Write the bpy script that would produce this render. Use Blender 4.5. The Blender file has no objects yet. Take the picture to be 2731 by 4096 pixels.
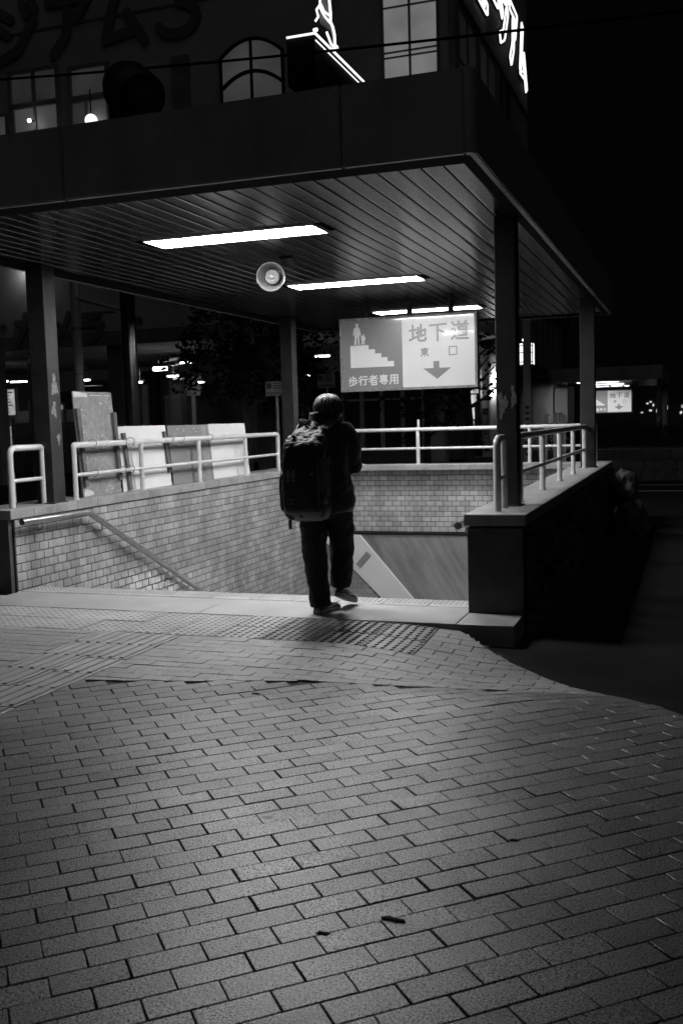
import bpy, bmesh, math, random
from mathutils import Vector, Matrix, noise
random.seed(7)
S = bpy.context.scene
COL = S.collection
PI = math.pi

# ------------------------------------------------------------------ render
S.render.engine = 'CYCLES'
S.cycles.use_denoising = True
S.cycles.max_bounces = 7
S.cycles.diffuse_bounces = 4
S.cycles.sample_clamp_indirect = 4.0
S.view_settings.view_transform = 'Standard'
S.view_settings.look = 'None'
S.view_settings.gamma = 1
S.view_settings.exposure = 0.0

# ------------------------------------------------------------------ world
SUN_EL, SUN_ROT = math.radians(-8), math.radians(180)
w = bpy.data.worlds.new("World"); S.world = w; w.use_nodes = True
nt = w.node_tree
sky = nt.nodes.new('ShaderNodeTexSky'); sky.sky_type = 'NISHITA'; sky.sun_disc = False
sky.sun_elevation = SUN_EL; sky.sun_rotation = SUN_ROT
bw = nt.nodes.new('ShaderNodeRGBToBW')
nt.links.new(sky.outputs[0], bw.inputs[0])
glow = nt.nodes.new('ShaderNodeMath'); glow.operation = 'ADD'; glow.inputs[1].default_value = 0.018   # faint city glow of a night sky
nt.links.new(bw.outputs[0], glow.inputs[0]); nt.links.new(glow.outputs[0], nt.nodes['Background'].inputs[0])
nt.nodes['Background'].inputs[1].default_value = 0.05

# ------------------------------------------------------------------ materials
def mat(name, v=0.3, rough=0.6, metal=0.0, noise_amt=0.0, nscale=8.0, bump=0.0, bscale=60.0, island=0.0,
        spec=0.5, spots=0.0, specvar=False, streak=None, coat=0.0, speck=0.0, speckscale=300.0):
    m = bpy.data.materials.new(name); m.use_nodes = True
    t = m.node_tree; N = t.nodes; L = t.links
    b = N['Principled BSDF']
    b.inputs['Roughness'].default_value = rough
    b.inputs['Metallic'].default_value = metal
    b.inputs['Specular IOR Level'].default_value = min(spec, 1.0)
    if spec > 1: b.inputs['IOR'].default_value = spec
    if coat: b.inputs['Coat Weight'].default_value = coat; b.inputs['Coat Roughness'].default_value = 0.06
    val = N.new('ShaderNodeValue'); val.outputs[0].default_value = v
    cur = val.outputs[0]
    tc = N.new('ShaderNodeTexCoord')
    def mul(sock, fac_sock, lo, hi):
        mr = N.new('ShaderNodeMapRange'); mr.inputs['From Min'].default_value = 0.3; mr.inputs['From Max'].default_value = 0.7
        mr.inputs['To Min'].default_value = lo; mr.inputs['To Max'].default_value = hi
        L.new(fac_sock, mr.inputs['Value'])
        mm = N.new('ShaderNodeMath'); mm.operation = 'MULTIPLY'
        L.new(sock, mm.inputs[0]); L.new(mr.outputs[0], mm.inputs[1])
        return mm.outputs[0]
    if noise_amt:
        n = N.new('ShaderNodeTexNoise'); n.inputs['Scale'].default_value = nscale; n.inputs['Detail'].default_value = 6
        n.inputs['Roughness'].default_value = 0.65
        L.new(tc.outputs['Object'], n.inputs['Vector'])
        cur = mul(cur, n.outputs['Fac'], 1 - noise_amt, 1 + noise_amt)
    if speck:
        n = N.new('ShaderNodeTexNoise'); n.inputs['Scale'].default_value = speckscale; n.inputs['Detail'].default_value = 3
        L.new(tc.outputs['Object'], n.inputs['Vector'])
        cur = mul(cur, n.outputs['Fac'], 1 - speck, 1 + speck)
    if spots:          # gum and old drips: small dark marks scattered over the surface
        vo = N.new('ShaderNodeTexVoronoi'); vo.inputs['Scale'].default_value = spots
        L.new(tc.outputs['Object'], vo.inputs['Vector'])
        mr = N.new('ShaderNodeMapRange'); mr.inputs['From Min'].default_value = .03; mr.inputs['From Max'].default_value = .055
        mr.inputs['To Min'].default_value = .45; mr.inputs['To Max'].default_value = 1
        L.new(vo.outputs['Distance'], mr.inputs['Value'])
        mm = N.new('ShaderNodeMath'); mm.operation = 'MULTIPLY'; L.new(cur, mm.inputs[0]); L.new(mr.outputs[0], mm.inputs[1]); cur = mm.outputs[0]
    if streak:
        mp = N.new('ShaderNodeMapping'); mp.vector_type = 'TEXTURE'
        mp.inputs['Rotation'].default_value = streak[0]; mp.inputs['Scale'].default_value = [1/q for q in streak[1]]
        n = N.new('ShaderNodeTexNoise'); n.inputs['Scale'].default_value = 1; n.inputs['Detail'].default_value = 7
        n.inputs['Roughness'].default_value = 0.7
        L.new(tc.outputs['Object'], mp.inputs['Vector']); L.new(mp.outputs[0], n.inputs['Vector'])
        cur = mul(cur, n.outputs['Fac'], 1 - streak[2], 1 + streak[2])
    if island:
        g = N.new('ShaderNodeNewGeometry')
        mr = N.new('ShaderNodeMapRange'); mr.inputs['To Min'].default_value = 1 - island; mr.inputs['To Max'].default_value = 1 + island
        L.new(g.outputs['Random Per Island'], mr.inputs['Value'])
        mm = N.new('ShaderNodeMath'); mm.operation = 'MULTIPLY'
        L.new(cur, mm.inputs[0]); L.new(mr.outputs[0], mm.inputs[1]); cur = mm.outputs[0]
    L.new(cur, b.inputs['Base Color'])
    if specvar:        # the grains that are paler also shine more
        mm = N.new('ShaderNodeMath'); mm.operation = 'MULTIPLY'; mm.inputs[1].default_value = spec/v
        L.new(cur, mm.inputs[0]); L.new(mm.outputs[0], b.inputs['Specular IOR Level'])
    if bump:
        n = N.new('ShaderNodeTexNoise'); n.inputs['Scale'].default_value = bscale; n.inputs['Detail'].default_value = 4
        L.new(tc.outputs['Object'], n.inputs['Vector'])
        bp = N.new('ShaderNodeBump'); bp.inputs['Strength'].default_value = bump; bp.inputs['Distance'].default_value = 0.01
        L.new(n.outputs['Fac'], bp.inputs['Height']); L.new(bp.outputs[0], b.inputs['Normal'])
    return m

def emit(name, strength, var=0.0, vscale=3.0):
    m = bpy.data.materials.new(name); m.use_nodes = True
    t = m.node_tree; N = t.nodes; L = t.links
    b = N['Principled BSDF']
    b.inputs['Base Color'].default_value = (.3, .3, .3, 1)
    b.inputs['Emission Color'].default_value = (1, 1, 1, 1)
    b.inputs['Emission Strength'].default_value = strength
    if var:
        tc = N.new('ShaderNodeTexCoord'); n = N.new('ShaderNodeTexNoise'); n.inputs['Scale'].default_value = vscale
        n.inputs['Detail'].default_value = 4
        L.new(tc.outputs['Object'], n.inputs['Vector'])
        mr = N.new('ShaderNodeMapRange'); mr.inputs['From Min'].default_value = .3; mr.inputs['From Max'].default_value = .7
        mr.inputs['To Min'].default_value = strength * (1 - var); mr.inputs['To Max'].default_value = strength * (1 + var)
        L.new(n.outputs['Fac'], mr.inputs['Value']); L.new(mr.outputs[0], b.inputs['Emission Strength'])
    return m

M = dict(
    brick=mat('paving_brick', .125, .43, noise_amt=.26, nscale=1.6, spots=2.3, island=.14, specvar=True, speck=1.0, speckscale=165, bump=.16, bscale=150, spec=.52),
    brick_b=mat('paving_brick_path', .19, .5, noise_amt=.2, nscale=2.2, island=.12, speck=.7, speckscale=130, bump=.3, bscale=130, spec=.5),
    joint=mat('paving_joint', .022, .95, noise_amt=.5, nscale=30),
    tactile=mat('tactile_tile', .26, .45, noise_amt=.22, nscale=3, island=.05, speck=.16, speckscale=120, bump=.15, bscale=150),
    tactile_dark=mat('tactile_tile_new_shaded', .13, .38, noise_amt=.2, nscale=5, island=.1, bump=.1, bscale=150),  # newer tile, its tone darkened too for the person's shadow
    stone_dark=mat('dark_stone_wall', .03, .8, noise_amt=.3, nscale=2, bump=.2, bscale=12),
    landing=mat('landing_concrete', .25, .5, noise_amt=.14, nscale=2.5, speck=.22, speckscale=140, bump=.3, bscale=180),
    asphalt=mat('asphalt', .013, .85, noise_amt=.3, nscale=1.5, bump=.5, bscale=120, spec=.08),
    line=mat('road_paint', .5, .7, noise_amt=.3, nscale=6),
    walltile=mat('wall_tile', .255, .2, noise_amt=.24, nscale=1.6, island=.16, streak=((0, 0, 0), (3.6, 3.6, .45), .30), bump=.25, bscale=25),
    grout=mat('wall_grout', .016, .9, noise_amt=.4, nscale=12),
    coping=mat('coping_granite', .24, .55, noise_amt=.3, nscale=3.5, speck=.25, speckscale=120, bump=.2, bscale=120),
    granite=mat('dark_granite', .055, .55, noise_amt=.3, nscale=5, speck=.3, speckscale=90, bump=.25, bscale=70),
    rubble=mat('rubble_stone', .05, .85, noise_amt=.5, nscale=5, island=.3, bump=.9, bscale=18),
    plaster=mat('stained_plaster', .15, .75, noise_amt=.16, nscale=1.4, streak=((0, math.radians(-30), 0), (6.0, 6.0, .6), .42), bump=.15, bscale=50),
    band=mat('lit_plaster', .46, .7, noise_amt=.05, nscale=3),  # paler than the wall, painting in the light a tilted band catches
    soffit=mat('soffit_metal', .022, .2, noise_amt=.15, nscale=2, island=.06, spec=1.75, bump=.02, bscale=220),
    fascia=mat('fascia_metal', .25, .45, streak=((0, 0, 0), (5, 5, .5), .14), noise_amt=.2, nscale=1.2, bump=.03, bscale=150),
    trimdark=mat('trim_dark', .012, .85, noise_amt=.2, spec=.04),
    column=mat('column_paint', .023, .55, spec=.25, noise_amt=.55, nscale=3.4, bump=.2, bscale=40),
    peel=mat('peeled_paint', .16, .8, noise_amt=.5, nscale=30, bump=.4, bscale=60),
    rail=mat('rail_paint', .5, .33, noise_amt=.10, nscale=7, bump=.06, bscale=40),
    steel=mat('handrail_steel', .4, .28, metal=.9, noise_amt=.2, nscale=12),
    bracket=mat('bracket_steel', .2, .45, metal=.7),
    board_grey=mat('board_grey', .2, .7, noise_amt=.3, nscale=9, speck=.2, speckscale=70),
    board_mid=mat('board_mid', .17, .7, noise_amt=.12, nscale=4),
    board_white=mat('board_white', .60, .55, noise_amt=.06, nscale=4),
    batten=mat('batten_wood', .09, .8, noise_amt=.5, nscale=8),
    flake=mat('pale_flake', .5, .7, noise_amt=.2, nscale=20),
    wire_tie=mat('wire_tie', .25, .5, metal=.5),
    fixture=mat('fixture_white', .7, .4),
    tube=emit('tube_glow', 60.0),
    panel=emit('reflector_glow', 215.0), panel_far=emit('reflector_glow_far', 115.0),
    tube_passage=emit('tube_glow_passage', 130.0),
    tube_far=emit('tube_glow_far', 20.0),
    speaker=mat('speaker_paint', .15, .42, noise_amt=.05, nscale=6, coat=.2),
    speaker_dark=mat('speaker_groove', .05, .6),
    sign_white=mat('sign_white', .44, .28, noise_amt=.04, nscale=3, coat=.5),
    sign_grey=mat('sign_grey', .13, .28, noise_amt=.05, nscale=3, coat=.5),
    sign_white_lit=mat('sign_white_lit', .85, .4, noise_amt=.04, nscale=3),  # far sign, colour raised to paint in light its dimmed lamps lack
    sign_grey_lit=mat('sign_grey_lit', .3, .4, noise_amt=.04, nscale=3),  # grey half of the far sign, brightened in colour the same way
    sign_frame=mat('sign_frame', .10, .5, noise_amt=.5, nscale=16),
    jacket=mat('jacket_fabric', .016, .55, bump=.5, bscale=30, noise_amt=.3, spec=.35),
    trousers=mat('trouser_fabric', .012, .8, bump=.6, bscale=26, noise_amt=.3, spec=.25),
    bagcloth=mat('bag_nylon', .013, .6, bump=.35, bscale=45, noise_amt=.25, spec=.22),
    bagpale=mat('bag_grey_nylon', .09, .6, bump=.3, bscale=60, noise_amt=.3),
    webbing=mat('webbing', .035, .7, bump=.4, bscale=300),
    embroidery=mat('embroidery', .10, .7, noise_amt=.3, nscale=60),
    embroidery_dark=mat('embroidery_dark', .05, .7),
    chrome=mat('buckle_metal', .8, .12, metal=1),
    skin=mat('skin', .36, .5, noise_amt=.08, nscale=20),
    hair_under=mat('hair_under', .012, .6),
    hair=mat('hair', .034, .5, spec=.6, island=.85, streak=((0, 0, 0), (190, 190, 14), .5)),
    shoe=mat('shoe_upper', .018, .55, bump=.3, bscale=90),
    sole=mat('shoe_sole', .2, .6, noise_amt=.15, nscale=20),
    swoosh=mat('shoe_flash', .3, .5),
    concrete_dark=mat('building_wall', .36, .85, noise_amt=.2, nscale=.6, bump=.2, bscale=12),
    concrete_mid=mat('building_trim', .16, .8, noise_amt=.25, nscale=2),
    letter_dark=mat('letter_dark', .11, .6),
    frame_metal=mat('window_frame', .22, .4, metal=.3),
    dark=mat('dark_paint', .02, .55, noise_amt=.2),
    pale_paint=mat('pale_paint', .6, .5, noise_amt=.1, nscale=4),
    leaf=mat('leaf', .022, .6, island=.5, spec=.08),
    bark=mat('bark', .05, .9, noise_amt=.5, nscale=10, bump=.6, bscale=30),
    glass=mat('dark_glass', .02, .08, spec=.6),
    neon=emit('neon_tube', 1.3),
    neon_dim=emit('neon_tube_dim', 1.6),
    win_bright=emit('lit_curtain', .15, .3, .9),
    win_mid=emit('lit_room', .034, .35, .7),
    win_low=emit('lit_room_dim', .016, .4, .8),
    win_side=emit('lit_side', .006, .4, .8),
    lamp_strong=emit('lamp_glow_strong', 11.0),
    lamp=emit('lamp_glow', 12.0),
    lamp_soft=emit('lamp_glow_soft', 1.3),
    shop=emit('shop_window', .55, .8, 2.5),
    poster=emit('backlit_poster', .32, .35, 5),
    headlight=emit('vehicle_lamp', 2.5),
)

# ------------------------------------------------------------------ mesh builder
class MB:
    def __init__(s): s.bm = bmesh.new()
    def poly(s, pts):
        try: return s.bm.faces.new([s.bm.verts.new(p) for p in pts])
        except ValueError: return None
    def box(s, x0, x1, y0, y1, z0, z1, bev=0.0):
        b = bmesh.new(); bmesh.ops.create_cube(b, size=1)
        for v in b.verts: v.co = ((x0+x1)/2+v.co.x*(x1-x0), (y0+y1)/2+v.co.y*(y1-y0), (z0+z1)/2+v.co.z*(z1-z0))
        if bev: bmesh.ops.bevel(b, geom=list(b.edges), offset=bev, segments=2, affect='EDGES', profile=.6)
        s.merge(b); return s
    def merge(s, b, mx=None):
        me = bpy.data.meshes.new('tmp'); b.to_mesh(me); b.free()
        if mx is not None: me.transform(mx)
        s.bm.from_mesh(me); bpy.data.meshes.remove(me)
    def obox(s, c, size, mx=None, bev=0.0):       # oriented box, mx rotation about the centre
        b = bmesh.new(); bmesh.ops.create_cube(b, size=1)
        for v in b.verts: v.co = (v.co.x*size[0], v.co.y*size[1], v.co.z*size[2])
        if bev: bmesh.ops.bevel(b, geom=list(b.edges), offset=bev, segments=2, affect='EDGES')
        T = Matrix.Translation(c)
        s.merge(b, T @ mx.to_4x4() if mx is not None else T); return s
    def bar(s, p, q, a, b_, up=(0, 0, 1)):        # rectangular bar p->q
        p, q = Vector(p), Vector(q); d = q-p; L = d.length; d.normalize()
        up = Vector(up)
        if abs(d.dot(up)) > .95: up = Vector((0, 1, 0))
        x = d.cross(up).normalized(); y = x.cross(d)
        mx = Matrix((x, y, d)).transposed()
        return s.obox((p+q)/2, (a, b_, L), mx)
    def tube(s, pts, r, seg=10, caps=True, closed=False):
        pts = [Vector(p) for p in pts]; n = len(pts)
        rs = r if isinstance(r, (list, tuple)) else [r]*n
        rings = []; prevx = None
        for i, p in enumerate(pts):
            if closed: t = (pts[(i+1) % n]-pts[i-1])
            else: t = pts[min(i+1, n-1)]-pts[max(i-1, 0)]
            t.normalize()
            if prevx is None:
                a = Vector((0, 0, 1)) if abs(t.z) < .9 else Vector((1, 0, 0))
                x = t.cross(a).normalized()
            else:
                x = prevx - t*prevx.dot(t)
                if x.length < 1e-6: x = t.cross(Vector((0, 0, 1)))
                x.normalize()
            prevx = x; y = t.cross(x)
            rr = rs[i]; rx, ry = rr if isinstance(rr, (list, tuple)) else (rr, rr)
            # mitre compensation left out: bends are rounded by extra points
            rings.append([s.bm.verts.new(p + x*math.cos(2*PI*k/seg)*rx + y*math.sin(2*PI*k/seg)*ry) for k in range(seg)])
        m = n if closed else n-1
        for i in range(m):
            A, B = rings[i], rings[(i+1) % n]
            for k in range(seg):
                f = s.bm.faces.new((A[k], A[(k+1) % seg], B[(k+1) % seg], B[k])); f.smooth = True
        if caps and not closed:
            for rg in (rings[0][::-1], rings[-1]): s.bm.faces.new([s.bm.verts.new(v.co) for v in rg])   # caps keep their own corners so the barrel shades evenly
        return s
    def loft(s, rings, caps=True, smooth=True):   # rings: equal-length point lists
        R = [[s.bm.verts.new(p) for p in r] for r in rings]; n = len(R[0])
        for A, B in zip(R, R[1:]):
            for k in range(n):
                f = s.bm.faces.new((A[k], A[(k+1) % n], B[(k+1) % n], B[k])); f.smooth = smooth
        if caps:
            if smooth:
                for rg in (R[0][::-1], R[-1]): s.bm.faces.new([s.bm.verts.new(v.co) for v in rg])
            else: s.bm.faces.new(R[0][::-1]); s.bm.faces.new(R[-1])
        return s
    def ball(s, c, r, seg=16):
        b = bmesh.new(); bmesh.ops.create_uvsphere(b, u_segments=seg, v_segments=seg//2+2, radius=1)
        rx, ry, rz = r if isinstance(r, (list, tuple)) else (r, r, r)
        for v in b.verts: v.co = (c[0]+v.co.x*rx, c[1]+v.co.y*ry, c[2]+v.co.z*rz)
        for f in b.faces: f.smooth = True
        s.merge(b); return s
    def build(s, name, m, parent=None, local=False, fix=True):
        if fix: bmesh.ops.recalc_face_normals(s.bm, faces=s.bm.faces)
        me = bpy.data.meshes.new(name); s.bm.to_mesh(me); s.bm.free()
        o = bpy.data.objects.new(name, me); COL.objects.link(o)
        me.materials.append(M[m] if isinstance(m, str) else m)
        if parent is not None:
            if not local: me.transform(Matrix.Translation(-wloc(parent)))
            o.parent = parent
        return o

def wloc(o):
    v = Vector(o.location)
    while o.parent is not None: o = o.parent; v = v + Vector(o.location)
    return v

def tag(o, label=None, cat=None, group=None, kind=None):
    if label: o['label'] = label
    if cat: o['category'] = cat
    if group: o['group'] = group
    if kind: o['kind'] = kind
    return o

def thing(name, label, cat, loc=(0, 0, 0), group=None, rz=0):
    o = bpy.data.objects.new(name, None); COL.objects.link(o)
    o.location = loc; o.rotation_euler = (0, 0, rz); o.empty_display_size = .2
    return tag(o, label, cat, group)

def struct(mb, name, m, fix=True): return tag(mb.build(name, m, fix=fix), kind='structure')

def dup(root, delta, label=None, group=None):
    r = root.copy(); COL.objects.link(r); r.location = Vector(root.location)+Vector(delta)
    if label: r['label'] = label
    if group: r['group'] = group
    def rec(a, b):
        for ch in [o for o in list(bpy.data.objects) if o.parent == a]:
            c = ch.copy(); COL.objects.link(c); c.parent = b; rec(ch, c)
    rec(root, r); return r

def smooth(t): t = max(0., min(1., t)); return t*t*(3-2*t)

# ------------------------------------------------------------------ camera
cam = bpy.data.cameras.new('camera'); co = bpy.data.objects.new('camera', cam); COL.objects.link(co)
cam.sensor_fit = 'VERTICAL'; cam.sensor_height = 36; cam.sensor_width = 24; cam.lens = 2287/2352*36
cam.clip_end = 2000
right, down, fwd = Vector((0.9430, 0.3314, -0.0281)), Vector((0.0043, -0.0949, -0.9955)), Vector((-0.3326, 0.9387, -0.0909))
fwd.normalize(); right = (right - fwd*right.dot(fwd)).normalized(); up = right.cross(fwd)
mx = Matrix((right, up, -fwd)).transposed().to_4x4(); mx.translation = (0, 0, 1.45)
co.matrix_world = mx; S.camera = co
cam.dof.use_dof = True; cam.dof.focus_distance = 7.5; cam.dof.aperture_fstop = 8.0

# ------------------------------------------------------------------ ground
def gz(x, y):
    a = smooth((x+2.3)/1.25)
    b = smooth((y-4.9)/1.0)*(1-.45*smooth((y-6.25)/.55))
    return -.115*a*b

EDGE = [(-1.60, 6.79), (-1.16, 6.79), (-.905, 6.45), (-.66, 6.07), (-.47, 5.78), (-.229, 5.30), (-.03, 4.94), (.9, 3.8), (2.4, 1.9), (4.4, -.6)]
ROADZ = -.15
g = MB()
# asphalt sheet to the horizon with an opening where the stairs go down
def sheet(mb, x0, x1, y0, y1, z): mb.poly([(x0, y0, z), (x1, y0, z), (x1, y1, z), (x0, y1, z)])
sheet(g, -400, 400, -200, 7.3, ROADZ); sheet(g, -400, -6.0, 7.3, 15.3, ROADZ)
sheet(g, -1.3, 400, 7.3, 15.3, ROADZ); sheet(g, -400, 400, 15.3, 600, ROADZ)
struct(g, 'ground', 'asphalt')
# joint bed under the paving
g = MB()
def gridsheet(mb, x0, x1, y0, y1, dz, inside, st=.12):
    nx, ny = int((x1-x0)/st)+1, int((y1-y0)/st)+1
    V = {}
    for i in range(nx):
        for j in range(ny):
            x, y = x0+(x1-x0)*i/(nx-1), y0+(y1-y0)*j/(ny-1)
            V[i, j] = (x, y)
    vs = {}
    for i in range(nx-1):
        for j in range(ny-1):
            q = [(i, j), (i+1, j), (i+1, j+1), (i, j+1)]
            if all(inside(*V[k]) for k in q):
                for k in q:
                    if k not in vs: vs[k] = mb.bm.verts.new((V[k][0], V[k][1], gz(*V[k])+dz))
                mb.bm.faces.new([vs[k] for k in q])
def left_of_edge(x, y):
    for (ax, ay), (bx, by) in zip(EDGE, EDGE[1:]):
        if by <= y <= ay: return x < ax+(bx-ax)*(y-ay)/(by-ay) - .25
    return y < 6.79 and x < -1.45
gridsheet(g, -9, 4, -1.5, 6.80, -.014, left_of_edge)
struct(g, 'pavement_bed', 'joint')

def clip(poly, a, b, c):   # keep a*x+b*y<=c
    out = []
    for i, p in enumerate(poly):
        q = poly[(i+1) % len(poly)]
        dp, dq = a*p[0]+b*p[1]-c, a*q[0]+b*q[1]-c
        if dp <= 0: out.append(p)
        if dp*dq < 0:
            t = dp/(dp-dq); out.append((p[0]+(q[0]-p[0])*t, p[1]+(q[1]-p[1])*t))
    return out
def inset(poly, d):
    n = len(poly); out = []
    for i in range(n):
        p0, p, p1 = Vector(poly[i-1]), Vector(poly[i]), Vector(poly[(i+1) % n])
        e0 = (p-p0); e1 = (p1-p)
        if e0.length < 1e-5 or e1.length < 1e-5: return None
        e0.normalize(); e1.normalize()
        n0, n1 = Vector((-e0.y, e0.x)), Vector((-e1.y, e1.x))
        k = 1+n0.dot(n1)
        if k < .2: return None
        out.append(tuple(p+(n0+n1)*d/k))
    return out
def area(p): return sum(p[i-1][0]*p[i][1]-p[i][0]*p[i-1][1] for i in range(len(p)))/2
def paver(mb, poly, gap=.0019, bev=.0022, dz=0.0, tilt=.0024, base=-.02, zf=gz):
    P = []
    for p in poly:
        if not P or (Vector(p)-Vector(P[-1])).length > .004: P.append(p)
    if len(P) > 2 and (Vector(P[0])-Vector(P[-1])).length < .004: P.pop()
    if len(P) < 3 or abs(area(P)) < .0005: return
    if area(P) < 0: P = P[::-1]
    A = inset(P, gap); B = inset(P, gap+bev) if A else None
    if not B or area(B) < .0001 or area(A) <= 0: return
    cx, cy = sum(p[0] for p in P)/len(P), sum(p[1] for p in P)/len(P)
    tx, ty = random.gauss(0, tilt), random.gauss(0, tilt)
    h = lambda p, o: zf(*p)+dz+tx*(p[0]-cx)+ty*(p[1]-cy)+o
    r0 = [mb.bm.verts.new((p[0], p[1], h(p, base))) for p in A]
    r1 = [mb.bm.verts.new((p[0], p[1], h(p, -.0025))) for p in A]
    r2 = [mb.bm.verts.new((p[0], p[1], h(p, 0))) for p in B]
    n = len(A)
    for k in range(n):
        j = (k+1) % n
        mb.bm.faces.new((r0[k], r0[j], r1[j], r1[k]))
        f = mb.bm.faces.new((r1[k], r1[j], r2[j], r2[k])); f.smooth = True
    f = mb.bm.faces.new(r2)

SEAM = ((-3.35, 4.83), (-.47, 5.42))
sa, sb = Vector(SEAM[0]), Vector(SEAM[1]); sd = (sb-sa).normalized(); sn = Vector((-sd.y, sd.x)); sc = sn.dot(sa)
def edge_clip(p):
    for (ax, ay), (bx, by) in zip(EDGE[1:], EDGE[2:]):
        d = Vector((bx-ax, by-ay)).normalized(); n = Vector((-d.y, d.x))   # outside lies to the right of the upper edge
        n = Vector((-d.y, d.x)) if (-d.y) > 0 else Vector((d.y, -d.x))
        p = clip(p, n.x, n.y, n.x*ax+n.y*ay+.01*random.uniform(-1, 1))
        if len(p) < 3: return p
    return p
# zone A: diagonal running bond, front
A = MB()
BL, BW = .206, .103
ang = math.radians(41.3); ca, s_a = math.cos(ang), math.sin(ang)
org = Vector((-1.39, 2.17))
for r in range(-60, 60):
    off = (r % 2)*BL/2 + .004*math.sin(r*1.7)
    for k in range(-34, 36):
        u0, v0 = k*BL+off, r*BW
        cx, cy = org.x+ca*(u0+BL/2)-s_a*(v0+BW/2), org.y+s_a*(u0+BL/2)+ca*(v0+BW/2)
        if not (-7.5 < cx < 3.6 and .6 < cy < 6): continue
        jl = random.gauss(0, .0012)
        P = [(org.x+ca*u-s_a*v, org.y+s_a*u+ca*v) for u, v in ((u0+jl, v0), (u0+BL+jl, v0), (u0+BL+jl, v0+BW), (u0+jl, v0+BW))]
        wob = .012*math.sin(cx*5)
        P = clip(P, sn.x, sn.y, sc-.004+wob)
        if len(P) >= 3 and cy > 3.9 and cx < -3.1: P = clip(P, -1, 0, 3.345)
        if len(P) >= 3 and cy < 6: P = edge_clip(P)
        if len(P) >= 3:
            paver(A, P, gap=.0018 if random.random() < .85 else .0034, dz=random.gauss(0, .0008))
struct(A, 'brick_pavement', 'brick')
# zone B: courses along the strip, between seam and tactile tiles, and left of the guide strip
B = MB()
TY0, TY1 = 6.06, 6.78
for r in range(-26, 20):
    for k in range(-42, 16):
        x0, y0 = k*BL+(r % 2)*BL/2-1.69, TY0+r*BW
        if y0 > 6.79 or y0 < 3.2 or x0 < -8: continue
        P = [(x0, y0), (x0+BL, y0), (x0+BL, y0+BW), (x0, y0+BW)]
        c = x0+BL/2
        if y0+BW > TY0+.01:
            if c < -1.69: continue
            P = clip(P, -1, 0, 1.69); P = clip(P, 0, 1, 6.785) if len(P) > 2 else P
        if len(P) < 3: continue
        if c > -3.675:
            P = clip(P, -1, 0, 3.345)
            if len(P) > 2: P = clip(P, -sn.x, -sn.y, -sc-.012*math.sin(c*5)-.001)
        else:
            P = clip(P, 1, 0, -4.01)
        if len(P) > 2: P = edge_clip(P)
        if len(P) > 2: paver(B, P, dz=random.gauss(0, .001)-.001)
struct(B, 'brick_path', 'brick_b')
# tactile strips
T = MB()
TP = .36
def dome(mb, x, y, z, r=.0115, h=.005, squash=1):
    r0 = [mb.bm.verts.new((x+r*math.cos(a*PI/4), y+r*squash*math.sin(a*PI/4), z)) for a in range(8)]
    r1 = [mb.bm.verts.new((x+r*.72*math.cos(a*PI/4), y+r*.72*squash*math.sin(a*PI/4), z+h)) for a in range(8)]
    for k in range(8):
        mb.bm.faces.new((r0[k], r0[(k+1) % 8], r1[(k+1) % 8], r1[k]))
    mb.bm.faces.new(r1)
for i in range(14):
    if i == 3: struct(T, 'tactile_paving', 'tactile_dark'); T = MB()
    for j in range(2):
        x1 = -1.69-i*TP; x0 = x1-TP; y0 = TY0+j*TP
        dzt = random.gauss(0, .0015)
        paver(T, [(x0, y0), (x1, y0), (x1, y0+TP), (x0, y0+TP)], gap=.003, bev=.003, dz=dzt, tilt=.002)
        worn = .0045 if i < 4 else (.0032 if i < 7 else .0024)
        for a in range(6):
            for b_ in range(6):
                x, y = x0+.03+a*.06, y0+.03+b_*.06
                dome(T, x, y, gz(x, y)+dzt-.0004, .0175, worn*1.5)
struct(T, 'tactile_paving', 'tactile')
G = MB()
for i in range(2):
    for j in range(-7, 6):
        x0 = -4.0+i*.325; y1 = TY0-.01-(5-j)*.36; y0 = y1-.36
        if y1 > TY0: continue
        dzt = random.gauss(0, .002)
        paver(G, [(x0, y0), (x0+.325, y0), (x0+.325, y1), (x0, y1)], gap=.003, bev=.003, dz=dzt, tilt=.003)
        for b_ in range(4):
            xc = x0+.041+b_*.081
            z = gz(xc, y0)+dzt-.0005
            G.loft([[(xc-.017, y0+.015, z), (xc+.017, y0+.015, z), (xc+.013, y0+.02, z+.008), (xc-.013, y0+.02, z+.008)],
                    [(xc-.017, y1-.015, z), (xc+.017, y1-.015, z), (xc+.013, y1-.02, z+.008), (xc-.013, y1-.02, z+.008)]], smooth=False)
struct(G, 'guide_paving', 'tactile')
# landing slab with joints and nosing tiles
Ld = MB()
def flat(x, y): return 0
for x0, x1 in ((-9.5, -7.6), (-7.6, -5.72), (-5.72, -3.62), (-3.62, -1.575), (-1.575, -1.165)):
    ytop = 7.40 if -5.8 < (x0+x1)/2 < -1.58 else 7.22
    paver(Ld, [(x0, 6.795), (x1, 6.795), (x1, ytop), (x0, ytop)], gap=.003, bev=.004, tilt=0, base=-.16, zf=flat)
paver(Ld, [(-5.70, 7.40), (-1.60, 7.40), (-1.60, 7.42), (-5.70, 7.42)], gap=.001, bev=.003, tilt=0, base=-.16, zf=flat)
struct(Ld, 'landing', 'landing')
Ns = MB()
for i in range(11):
    x0 = -5.72+i*.377; x1 = min(x0+.377, -1.6)
    paver(Ns, [(x0, 7.425), (x1, 7.425), (x1, 7.70), (x0, 7.70)], gap=.003, bev=.004, dz=random.gauss(0, .0012), tilt=.001, base=-.16, zf=flat)
    for a in range(8):
        for b_ in range(4):
            dome(Ns, x0+.04+a*.042, 7.52+b_*.045, -.0006, .011, .0045, .6)
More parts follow.
